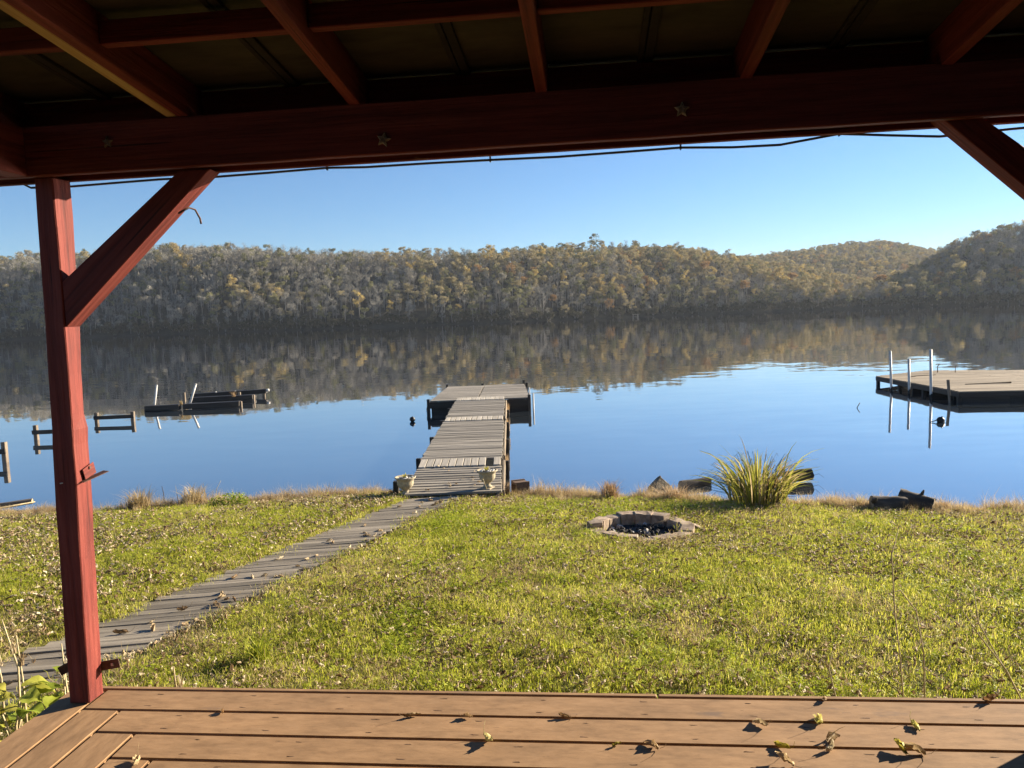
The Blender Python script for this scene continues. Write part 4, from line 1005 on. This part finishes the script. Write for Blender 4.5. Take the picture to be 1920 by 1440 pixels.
for (x0, y0, x1, y1, z1, lab) in ((10.95, 22.1, 10.906, 22.1, 1.162, 'white mooring pole at the far left corner of the raft'), (11.0, 21.2, 10.98, 21.2, .981, 'shorter white mooring pole in the middle beside the raft'), (10.95, 20.0, 10.925, 20.0, 1.302, 'tallest white mooring pole nearest the camera beside the raft')):
    e = empty('mooring_pole', (x0, y0, 0)); tag(e, lab, 'pole', 'white mooring poles beside the raft')
    tube('shaft', [(0, 0, -1.2), (0, 0, .03), (x1 - x0, y1 - y0, z1)], .034, M_pvc, e, 12); tube('wet_band', [(0, 0, -.05), (0, 0, .14)], .0355, M_wet, e, 12)
o = timber('leaning_stake', (10.97, 19.1, -.5), (10.905, 19.15, .58), .055, .05, M_old, None, up=(0, 1, 0)); tag(o, 'thin brown wooden stake leaning beside the front corner of the raft', 'stake')

# ------------------------------------------------------------------ timber frames and sunken dock at the left
def hframe(x0, x1, y, zt, zb, label, lean=0):
    e = empty('timber_frame', (x0, y, 0)); tag(e, label, 'frame', 'old pier frames standing in the water')
    timber('upright', (0, 0, -.8), (-.01 + lean, 0, zt), .09, .09, M_old, e, up=(0, 1, 0), bev=.006, jit=.004, segs=4)
    timber('upright', (x1 - x0, 0, -.8), (x1 - x0 + .01 + lean, 0, zt - .005), .09, .09, M_old, e, up=(0, 1, 0), bev=.006, jit=.004, segs=4, var=2)
    timber('rail', (-.06, -.06, zb), (x1 - x0 + .06, -.06, zb + .01), .04, .10, M_wet, e, bev=.005, jit=.003, segs=3)
hframe(-11.64, -10.64, 21.4, .295, .15, 'weathered two-post timber frame in the water right of the red post')
hframe(-11.56, -10.5, 18.5, .36, .19, 'weathered timber frame in the water half hidden by the red post')
hframe(-11.2, -10.3, 15.4, .42, .22, 'weathered timber frame cut off by the left picture edge')
wr = empty('sunken_dock', (-10.3, 24.5, 0)); tag(wr, 'half-sunken dark dock remains of stacked black beams at the left', 'dock')
WX, WY = -10.3, 24.5
def wb(a, b, w, h, mat=M_wet, name='beam'): return timber(name, (a[0] - WX, a[1] - WY, a[2]), (b[0] - WX, b[1] - WY, b[2]), w, h, mat, wr, bev=.008, jit=.006, segs=5)
wb((-11.5, 24.0, .09), (-10.42, 24.0, .10), .22, .17); wb((-10.36, 24.1, .10), (-8.63, 24.25, .11), .24, .16)
wb((-10.9, 25.9, .13), (-8.75, 25.9, .15), .22, .16); wb((-11.5, 27.5, .12), (-8.80, 27.5, .19), .22, .15); wb((-11.0, 26.6, .06), (-8.9, 26.6, .08), .1, .12)
for x, y, z in ((-8.75, 25.9, .16), (-8.9, 27.5, .14), (-8.62, 24.28, .12), (-11.3, 26.4, .28), (-9.5, 26.7, .2)):
    timber('stub_post', (x - WX, y - WY, -.5), (x - WX, y - WY, z + .06), .08, .08, M_old, wr, up=(0, 1, 0), bev=.006)
tube('end_cap', [(-8.82 - WX, 27.45 - WY, .22), (-8.70 - WX, 27.45 - WY, .23)], .05, M_pvc, wr, 10)
for q, x in enumerate((-10.6, -9.9, -9.2)): obj('bolt', matmesh(box_mesh(.05, .05, .06, .005), M_pvc), None, wr, Matrix.Translation((x - WX, 27.42 - WY, .22)))
o = obj('dead_weeds', weed_mesh(601, 40, .22, .14, .008), M_rust, wr); o.location = (-9.35 - WX, 25.7 - WY, .2)
o = obj('dead_weeds', weed_mesh(602, 40, .2, .1, .008), M_straw, wr); o.location = (-10.4 - WX, 24.05 - WY, .15)
for (a, b, lab) in (((-11.76, 25, -.3), (-11.57, 25, .72), 'left one of two leaning white poles at the sunken dock'), ((-10.6, 25, -.1), (-10.296, 25, .715), 'right one of two leaning white poles at the sunken dock')):
    e = empty('leaning_pole', a); tag(e, lab, 'pole', 'white poles leaning at the sunken dock'); tube('shaft', [(0, 0, 0), tuple(b[k] - a[k] for k in range(3))], .037, M_pvc, e, 10); tube('cap', [tuple((b[k] - a[k]) * 1.0 for k in range(3)), tuple((b[k] - a[k]) * 1.02 for k in range(3))], .042, M_pvc, e, 10)

# ------------------------------------------------------------------ fallen leaves on the deck and boardwalk
def leaf_mesh(seed, L=.07, W=.05, curl=1.0):
    r = np.random.RandomState(seed); nu, nv = 9, 7; V, F = [], []
    lobes = r.uniform(.05, .3); ph = r.rand() * 6; c1, c2, tw = r.uniform(1.8, 3.0) * curl, r.uniform(-2.2, 2.6) * curl, r.uniform(-2.2, 2.2) * curl
    for i in range(nu):
        t = i / (nu - 1); wd = W * .5 * (math.sin(math.pi * t ** .8) ** .7 if 0 < t < 1 else 0.02) * (1 + lobes * math.sin(t * 17 + ph))
        for j in range(nv):
            s = j / (nv - 1) * 2 - 1; x = (t - .4) * L; yy = s * wd
            th = s * c1; z = wd * (1 - math.cos(th)) / max(abs(c1), .3) * 1.3; yy = wd * math.sin(th) / max(abs(c1), .3) * 1.0
            b = c2 * (t - .4); x2 = L * math.sin(b) / (c2 if abs(c2) > .2 else .2) if abs(c2) > .2 else x; z += L * (1 - math.cos(b)) / abs(c2) if abs(c2) > .2 else 0
            a = tw * (t - .4); yr, zr = yy * math.cos(a) - z * math.sin(a), yy * math.sin(a) + z * math.cos(a)
            V.append(np.array((x2, yr, zr)) + r.normal(scale=.0028, size=3))
    for i in range(nu - 1):
        for j in range(nv - 1): F.append((i * nv + j, i * nv + j + 1, (i + 1) * nv + j + 1, (i + 1) * nv + j))
    mid = V[(nv // 2)]; st_, sf = tube_data([tuple(mid), tuple(mid + np.array([-L * .22, 0.006, L * .16])), tuple(mid + np.array([-L * .36, .018, L * .42]))], [.0012, .001, .0008], 4)
    V, F = join([(V, F), (st_, sf)]); V = np.array([tuple(p) for p in V]); V[:, 2] -= V[:, 2].min()
    me = pymesh('leaf', V, F, True); tn = np.clip(r.rand() + r.normal(scale=.1, size=len(F)), 0, 1); add_tone(me, tn); return me
LEAFM = [leaf_mesh(900 + q, .075 + .012 * (q % 3), .055) for q in range(10)]
DECK_LEAVES = [(-1.216, 2.968, .6, 0, 'small curled tan leaf on the front deck board right of the red post'), (-1.391, 2.631, 1.0, 0, 'crumpled tan leaf on the woven corner boards at the bottom left'),
    (-.444, 2.884, .8, 0, 'upright pale leaf with a long shadow, left of centre on the deck'), (-.223, 2.857, .7, 0, 'small brown leaf in the deck gap right of the upright pale leaf'),
    (-.136, 2.686, 1.15, 1, 'yellow curled leaf with raised tips on the second deck gap'), (.158, 2.826, .7, 0, 'small brown leaf in the upper deck gap at the middle'),
    (.324, 2.621, .65, 1, 'small pale yellow leaf left of a brown one at the bottom middle'), (.449, 2.606, .95, 0, 'brown curled leaf with a thin upright stem at the bottom middle'),
    (.874, 2.719, .85, 0, 'grey spiky curled leaf in the upper deck gap right of centre'), (1.092, 2.73, 1.2, 1, 'large yellow folded leaf in the upper deck gap right of centre'),
    (1.18, 2.882, .75, 0, 'small tan leaf against the deck edge trim right of centre'), (1.803, 2.836, 1.0, 0, 'tan leaf on the deck edge at the far right'),
    (1.421, 2.678, .85, 1, 'small golden leaf in the upper deck gap at the right'), (1.096, 2.622, 1.15, 0, 'pale hooded leaf, upper one of a close pair at the right'),
    (1.061, 2.546, .95, 0, 'russet round leaf, lower one of a close pair at the right'), (.901, 2.566, .9, 1, 'yellow-green leaf left of the close pair in the lower gap'),
    (.884, 2.481, 1.15, 0, 'crumpled pale leaf at the bottom edge right of centre'), (1.298, 2.531, 1.0, 1, 'pale yellow leaf, left one of two touching leaves at the lower right'),
    (1.335, 2.512, 1.05, 0, 'brown folded leaf, right one of two touching leaves at the lower right')]
for q, (x, y, s, yl, lab) in enumerate(DECK_LEAVES):
    o = obj('fallen_leaf', matmesh(LEAFM[q % 10], M_yleaf if yl else M_dleaf)); o.location = (x, y, ZD + .001)
    o.rotation_euler = (rnd.uniform(-.6, .6), rnd.uniform(-.25, .25), rnd.uniform(0, 6.28)); o.scale = (s * .8,) * 3; tag(o, lab, 'leaf', 'fallen leaves on the deck')
    me = o.data; zs = [(o.rotation_euler.to_matrix() @ v.co).z for v in me.vertices]; o.location.z = ZD + .001 - min(zs) * s * .8
for q, y in enumerate(sorted(4.2 + 5.8 * rnd.random() ** 1.2 for _ in range(74))):
    x = float(path_x(y)) + rnd.triangular(-.42, .45, .42); o = obj('fallen_leaf', matmesh(LEAFM[rnd.randrange(10)], M_litter))
    o.location = (x, y, float(np.interp(y, PZY, PZZ)) + .017); o.rotation_euler = (rnd.uniform(-.4, .4), rnd.uniform(-.3, .3), rnd.random() * 6.28); o.scale = (rnd.uniform(.6, 1.15),) * 3
    tag(o, '%s dry leaf on the boardwalk planks counting from the near end' % nth(q + 1), 'leaf', 'fallen leaves on the boardwalk')
for q, x in enumerate(sorted(rnd.uniform(-1.3, -.45) for _ in range(16))):
    y = 10.3 + 1.3 * rnd.random(); o = obj('fallen_leaf', matmesh(LEAFM[rnd.randrange(10)], M_litter)); o.location = (x, y, dz(y) + .018); o.rotation_euler = (rnd.uniform(-.3, .3), 0, rnd.random() * 6.28); o.scale = (rnd.uniform(.5, .9),) * 3
    tag(o, '%s small dry leaf from the left on the first dock planks between the urns' % nth(q + 1), 'leaf', 'fallen leaves at the foot of the dock')

# ------------------------------------------------------------------ lawn: grass, clover, leaf litter, straw (uncountable stuff)
def grass_tuft(seed, n, h, rad, w, mat, nm, lean=.5):
    r = np.random.RandomState(seed); V, F, T = [], [], []
    for q in range(n):
        a = r.rand() * 6.28; d = np.array([math.cos(a), math.sin(a), 0]); b = np.array([r.uniform(-rad, rad), r.uniform(-rad, rad), -.005]); L = h * r.uniform(.5, 1.15)
        s = np.array([math.cos(a + 1.57 + r.normal() * .5), math.sin(a + 1.57 + r.normal() * .5), 0]) * w * r.uniform(.6, 1.2) * .5; ln = lean * r.uniform(.1, 1.3)
        m1 = b + d * L * ln * .35 + np.array([0, 0, L * .6]); tip = b + d * L * ln + np.array([0, 0, L * (1 - .25 * ln)])
        o = len(V); V += [b - s, b + s, m1 + s * .8, m1 - s * .8, tip]; F += [(o, o + 1, o + 2, o + 3), (o + 3, o + 2, o + 4)]; t = r.rand(); T += [t, t]
    me = pymesh(nm, V, F); add_tone(me, T); me.materials.append(mat); return bpy.data.objects.new(nm, me)
def clover_tuft(seed, nm):
    r = np.random.RandomState(seed); V, F, T = [], [], []
    for q in range(26):
        c = np.array([r.uniform(-.07, .07), r.uniform(-.07, .07), r.uniform(.015, .045)]); tl = r.normal(scale=.35, size=2); t = r.rand(); a0 = r.rand() * 6.28; s = r.uniform(.007, .012)
        for k in range(3):
            a = a0 + k * 2.09; o = len(V)
            for dr, da in ((0, 0), (.8, -.55), (1.25, 0), (.8, .55)):
                x, y = math.cos(a + da) * dr * s, math.sin(a + da) * dr * s; V.append(c + np.array([x, y, x * tl[0] + y * tl[1]]))
            F.append((o, o + 1, o + 2, o + 3)); T.append(t)
    me = pymesh(nm, V, F); add_tone(me, T); me.materials.append(M_clover); return bpy.data.objects.new(nm, me)
def litter_leaf(seed, nm):
    me = leaf_mesh(seed, .05, .034, 1.0).copy(); me.materials.append(M_litter); return bpy.data.objects.new(nm, me)
def patch(nm, seed, half, n_green, n_dry, n_clover, h):
    r = np.random.RandomState(seed); V, F, T, Mi = [], [], [], []
    for q in range(n_green + n_dry):
        dry_ = q >= n_green; a = r.rand() * 6.28; d = np.array([math.cos(a), math.sin(a), 0]); b = np.array([r.normal() * half * .55, r.normal() * half * .55, -.006])
        L = h * r.uniform(.45, 1.2); w = (.0034 if dry_ else .0044) * r.uniform(.6, 1.2) * .5; sa = a + 1.57 + r.normal() * .5; s_ = np.array([math.cos(sa), math.sin(sa), 0]) * w; ln = (1.25 if dry_ else .75) * r.uniform(.1, 1.3)
        m1 = b + d * L * ln * .35 + np.array([0, 0, L * .6]); tip = b + d * L * ln + np.array([0, 0, L * (1 - .3 * ln)])
        o = len(V); V += [b - s_, b + s_, m1 + s_ * .8, m1 - s_ * .8, tip]; F += [(o, o + 1, o + 2, o + 3), (o + 3, o + 2, o + 4)]; t = r.rand(); T += [t, t]; Mi += [1 if dry_ else 0] * 2
    for q in range(n_clover):
        c = np.array([r.normal() * half * .5, r.normal() * half * .5, r.uniform(.012, .05)]); tl = r.normal(scale=.4, size=2); t = r.rand(); a0 = r.rand() * 6.28; s_ = r.uniform(.007, .013)
        for k in range(3):
            a = a0 + k * 2.09; o = len(V)
            for dr, da in ((0, 0), (.8, -.55), (1.25, 0), (.8, .55)):
                x, y = math.cos(a + da) * dr * s_, math.sin(a + da) * dr * s_; V.append(c + np.array([x, y, x * tl[0] + y * tl[1]]))
            F.append((o, o + 1, o + 2, o + 3)); T.append(t); Mi.append(2)
    me = pymesh(nm, V, F); add_tone(me, T)
    for m_ in (M_grass, M_straw, M_clover): me.materials.append(m_)
    me.polygons.foreach_set('material_index', Mi); return bpy.data.objects.new(nm, me)
GP = [patch('lp_%02d' % q, 10 + q, .17, 250, 45, 16, .046) for q in range(5)] + [patch('lp_%02d' % (5 + q), 30 + q, .17, 120, 25, 130, .042) for q in range(3)] + [patch('lp_%02d' % (8 + q), 40 + q, .17, 60, 190, 6, .055) for q in range(3)]
GC = protos_collection('lawn_kinds', GP)
rs = np.random.RandomState(5)
def free(x, y):
    ok = np.ones(len(x), bool)
    px_ = path_x(y); ok &= ~((np.abs(x - px_) < .43) & (y < 10.1))
    ok &= ~((((x - FX) / .60) ** 2 + ((y - FY) / .56) ** 2) < 1)
    c, s = math.cos(A), math.sin(A); u = (x + 1.895) * c + (y - 3.085) * s; v = -(x + 1.895) * s + (y - 3.085) * c
    ok &= ~((u > -.1) & (v < .17)); ok &= y > 2.4
    return ok
def field(n, margin=1.6):
    y = 2.4 + (11.2 - 2.4) * rs.rand(n * 3) ** .85; x = rs.uniform(-1, 1, n * 3) * 10.5
    k = (np.abs(x) < .72 * y + margin) & (y < shore_y(x) - .06); x, y = x[k], y[k]; k = free(x, y); return x[k][:n], y[k][:n]
def drape(x, y): return np.stack([x, y, lawn_z(x, y)], 1)
x, y = field(5400)
d = shore_y(x) - y; pd = np.abs(x - path_x(y)) - .42
dry = np.clip(fbm(x * .8 + 4, y * .8, 3) * 2.0 - .85, .05, .7) + np.exp(-d / .35) * .7 + np.exp(-np.maximum(pd, 0) / .16) * .45 * (x > path_x(y))
clv = np.clip(fbm(x * 1.1 + 40, y * 1.1, 3) * 3 - 1.35, 0, .55) * (x > -1)
u_ = rs.rand(len(x)); idx = np.where(u_ < dry * .8, 8 + rs.randint(0, 3, len(x)), np.where(rs.rand(len(x)) < clv, 5 + rs.randint(0, 3, len(x)), rs.randint(0, 5, len(x))))
hgt = .74 + .45 * fbm(x * 2.2, y * 2.2 + 9, 3) + rs.uniform(-.12, .14, len(x))
scatter('lawn_grass', drape(x, y), np.stack([rs.normal(scale=.1, size=len(x)), rs.normal(scale=.1, size=len(x)), rs.uniform(0, 6.28, len(x))], 1), hgt, idx, GC, 'short yellow-green lawn grass and clover in low sun', 'grass')
LP = [litter_leaf(950 + q, 'll_%02d' % q) for q in range(6)]; LC = protos_collection('litter_kinds', LP)
x, y = field(32000)
dens = np.where(x < path_x(y), 1.35, .72) * (.15 + 1.5 * np.clip(fbm(x * 1.1 + 70, y * 1.1, 3) * 2.6 - .95, 0, 1)) + .7 * np.exp(-np.maximum(np.abs(x - path_x(y)) - .4, 0) / .15) + .35 * (y < 4.2)
k = rs.rand(len(x)) < dens * .85; x, y = x[k], y[k]; p = drape(x, y); p[:, 2] += rs.uniform(.018, .058, len(x))
scatter('leaf_litter', p, np.stack([rs.normal(scale=.6, size=len(x)), rs.normal(scale=.6, size=len(x)), rs.uniform(0, 6.28, len(x))], 1), rs.uniform(.4, 1.0, len(x)) * np.where(x < path_x(y), 1.15, .95), rs.randint(0, 6, len(x)), LC, 'dry pale leaves scattered through the lawn', 'leaves')
SP_ = [grass_tuft(60 + q, 60, .20, .05, .003, M_straw, 'st_%02d' % q, .55) for q in range(3)] + [grass_tuft(70 + q, 60, .13, .07, .0035, M_rust, 'st_%02d' % (3 + q), .8) for q in range(3)]
SC_ = protos_collection('straw_kinds', SP_)
x = rs.uniform(-9, 9, 5200); d = rs.gamma(1.6, .17, 5200) * np.where(x > 0, 1.5, 1.0); y = shore_y(x) - d + .02; k = free(x, y) & ~((x > -1.75) & (x < -.05)); k &= rs.rand(5200) < np.where(x > 0, .95, .55) * (.25 + 1.2 * fbm(x * 1.7, y * .5 + 3, 2)); x, y, d = x[k], y[k], d[k]
tall = np.where(x > 0, 1.25, 1.15) * np.clip(1.1 - d * .9, .35, 1.1) * rs.uniform(.5, 1.2, len(x)) * (.55 + .9 * fbm(x * 2.3 + 8, y * .3, 2))
scatter('bank_straw', drape(x, y), np.stack([rs.normal(scale=.15, size=len(x)), rs.normal(scale=.15, size=len(x)), rs.uniform(0, 6.28, len(x))], 1), tall, rs.randint(0, 6, len(x)), SC_, 'dry straw-coloured grass fringing the river bank', 'dry grass')

# ------------------------------------------------------------------ single plants
def dry_weed(base, pts, label, seeds=True):
    e = empty('dry_weed', base); tag(e, label, 'weed'); tube('stem', [(0, 0, 0)] + pts, [.005] + [.0035] * (len(pts) - 1) + [.0015], M_stalk, e, 5)
    r = random.Random(int(base[0] * 999)); br = []
    for q in range(5):
        k = r.randrange(len(pts)); p = pts[k]; br.append(tube_data([p, (p[0] + r.uniform(-.05, .05), p[1] + r.uniform(-.05, .05), p[2] + r.uniform(.02, .08))], [.0018, .001], 4))
    obj('side_shoots', pymesh('side_shoots', *join(br)), M_stalk, e)
zz = zl(1.9, 3.7)
dry_weed((1.92, 3.72, zz), [(-.02, 0, .25), (-.05, 0, .5), (-.06, .02, .8), (-.02, .03, .93)], 'tallest thin dry weed rising above the deck edge at the right')
dry_weed((2.02, 3.71, zz), [(-.01, 0, .3), (-.05, 0, .52), (-.12, .02, .62), (-.2, .02, .6)], 'dry weed with a bent top just right of the tallest one')
dry_weed((1.60, 3.75, zz), [(-.02, 0, .1), (-.05, 0, .22), (-.03, 0, .3)], 'short pale dry weed left of the tallest one at the deck edge')
dry_weed((2.52, 3.70, zz), [(-.1, 0, .2), (-.25, 0, .4), (-.32, .02, .52)], 'dry weed leaning left at the right picture edge')
dry_weed((2.6, 3.9, zz), [(-.1, 0, .18), (-.2, 0, .36), (-.22, .02, .55)], 'dry weed standing behind the leaning one at the right picture edge')
def broad_leaf(L, W, seed):
    r = random.Random(seed); V, F = [], []; nu, nv = 8, 5; fold = r.uniform(.2, .5); droop = r.uniform(.6, 1.5)
    for i in range(nu):
        t = i / (nu - 1); w = W * .5 * math.sin(math.pi * min(t * .93 + .05, 1)) ** .8
        for j in range(nv):
            s = j / (nv - 1) * 2 - 1; V.append((L * (t - .12 * droop * t * t), s * w * (1 + .08 * math.sin(t * 14 + s)), L * (.35 * t - droop * .45 * t * t) + abs(s) * w * fold + .006 * math.sin(t * 11 + s * 3)))
    for i in range(nu - 1):
        for j in range(nv - 1): F.append((i * nv + j, i * nv + j + 1, (i + 1) * nv + j + 1, (i + 1) * nv + j))
    me = pymesh('leaf', V, F, True); add_tone(me, [r.random()] * len(F)); return me
def leafy_plant(base, n, L, label, seed):
    r = random.Random(seed); e = empty('leafy_plant', base); tag(e, label, 'plant', None)
    for q in range(n):
        a = q * 2.4 + r.uniform(-.4, .4); h = r.uniform(.1, .34); o = obj('leaf', broad_leaf(L * r.uniform(.7, 1.15), L * r.uniform(.5, .7), seed * 50 + q), M_host if r.random() < .85 else M_yleaf, e)
        o.location = (math.cos(a) * .05, math.sin(a) * .05, h); o.rotation_euler = (r.uniform(-.3, .3), r.uniform(-.5, .3), a)
        obj('stalk', pymesh('stalk', *tube_data([(0, 0, 0), (math.cos(a) * .02, math.sin(a) * .02, h * .6), (math.cos(a) * .05, math.sin(a) * .05, h)], .004, 4)), M_stalk, e)
z0 = zl(-2.5, 3.5)
leafy_plant((-2.33, 3.36, z0 + .05), 11, .17, 'broad yellow-green leafed plant beside the deck corner below the post', 3)
leafy_plant((-2.56, 3.18, z0 + .02), 11, .18, 'broad leafed green plant at the bottom left picture edge', 4)
leafy_plant((-2.18, 3.52, z0 + .05), 8, .15, 'small yellow-green plant tucked behind the foot of the post', 6)
leafy_plant((-2.62, 3.55, z0), 9, .16, 'low leafy plant farthest left in front of the boardwalk', 8)
for q, (x, y, h, lab) in enumerate(((-2.62, 3.72, .50, 'pale dry stalk farthest left in front of the boardwalk'), (-2.50, 3.66, .62, 'tall pale dry stalk second from the left in front of the boardwalk'), (-2.44, 3.62, .55, 'thin pale dry stalk third from the left in front of the boardwalk'), (-2.24, 3.66, .48, 'dry stalk with brown seed heads left of the post foot'), (-1.62, 3.5, .42, 'dry seed-headed stalk just right of the post foot'))):
    e = empty('seed_stalk', (x, y, zl(x, y))); tag(e, lab, 'weed'); tube('stem', [(0, 0, 0), (rnd.uniform(-.03, .03), 0, h * .6), (rnd.uniform(-.06, .06), 0, h)], [.006, .005, .003], M_stalk, e, 5)
    me = weed_mesh(700 + q, 16, .09, .035, .004).copy(); o = obj('seed_head', me, M_litter, e); o.location = (0, 0, h * .72)
# low shrub on the left bank, straw clumps, small green tuft by the boardwalk
sh = empty('low_shrub', (-3.92, 10.3, zl(-3.92, 10.3))); tag(sh, 'low yellow-green shrub on the left bank edge', 'shrub')
v, f, tn = leaf_faces(np.random.RandomState(8), [(-.16, 0, .07), (0, .03, .11), (.15, 0, .12), (.22, -.03, .06)], np.array([.13, .14, .12, .1]), 900, .014); me = pymesh('foliage', v, f.tolist()); add_tone(me, tn); obj('foliage', me, M_host, sh)
obj('stem', pymesh('stem', *join([tube_data([(0, 0, 0), (dx, 0, .1)], .006, 5) for dx in (-.12, 0, .14)])), M_twig, sh)
for (x, y, h, s, n, m_, lab) in ((-5.15, 10.35, .40, .34, 260, M_straw, 'tall straw-coloured grass clump on the left bank near the post'), (-4.5, 10.6, .40, .36, 260, M_straw, 'tall straw-coloured grass clump left of the low shrub'), (1.22, 9.95, .36, .24, 300, M_rust, 'russet dry grass clump behind the left of the fire pit'), (2.0, 9.72, .30, .36, 320, M_rust, 'russet dry grass clump behind the right of the fire pit'),
                                 (4.95, 8.75, .2, .14, 120, M_rust, 'russet dry grass falling over the right log on the bank'), (4.1, 9.05, .3, .14, 16, M_yleaf, 'few pale upright blades behind the left log on the bank'), (-1.62, 4.55, .26, .2, 90, M_grass, 'fine arching green grass tuft right of the boardwalk'), (-2.7, 10.75, .2, .25, 60, M_straw, 'sparse pale grass clump on the bank left of the dock')):
    e = empty('grass_tuft', (x, y, zl(x, y))); tag(e, lab, 'grass'); obj('blades', weed_mesh(int(abs(x) * 977), n, h, s, .0055, .6), m_, e)
# tiny boat shelter on the far bank
fs = empty('boat_shelter', (45, 276, .2), .1); fs.scale = (.35,) * 3; tag(fs, 'tiny grey boat shelter on the far waterline right of the dock', 'shelter')
for x in (-2.5, 2.5):
    for y in (-1.2, 1.2): timber('post', (x, y, -1), (x, y, 2.2), .2, .2, M_plank_l, fs, up=(0, 1, 0))
timber('roof', (-3, 0, 2.35), (3, 0, 2.45), 3.2, .2, M_plank_l, fs); timber('floor', (-3, 0, .1), (3, 0, .1), 3, .15, M_plank_l, fs)

# ------------------------------------------------------------------ the air over the river
hz = bmesh.new(); bmesh.ops.create_cube(hz, size=1.0)
haze = obj('haze', hz); haze.scale = (4700, 1900, 95); haze.location = (400, 640, 95 / 2 - 3.0)
hmt = bpy.data.materials.new('pale_air'); hmt.use_nodes = True; hn = hmt.node_tree.nodes; hn.clear()
pv_ = hn.new('ShaderNodeVolumePrincipled'); pv_.inputs['Density'].default_value = 0.00013; pv_.inputs['Color'].default_value = (0.80, 0.88, 1.0, 1); pv_.inputs['Anisotropy'].default_value = 0.2
ho = hn.new('ShaderNodeOutputMaterial'); hmt.node_tree.links.new(pv_.outputs[0], ho.inputs['Volume']); haze.data.materials.append(hmt)
tag(haze, 'thin pale autumn haze over the river valley', 'haze', None, 'stuff')
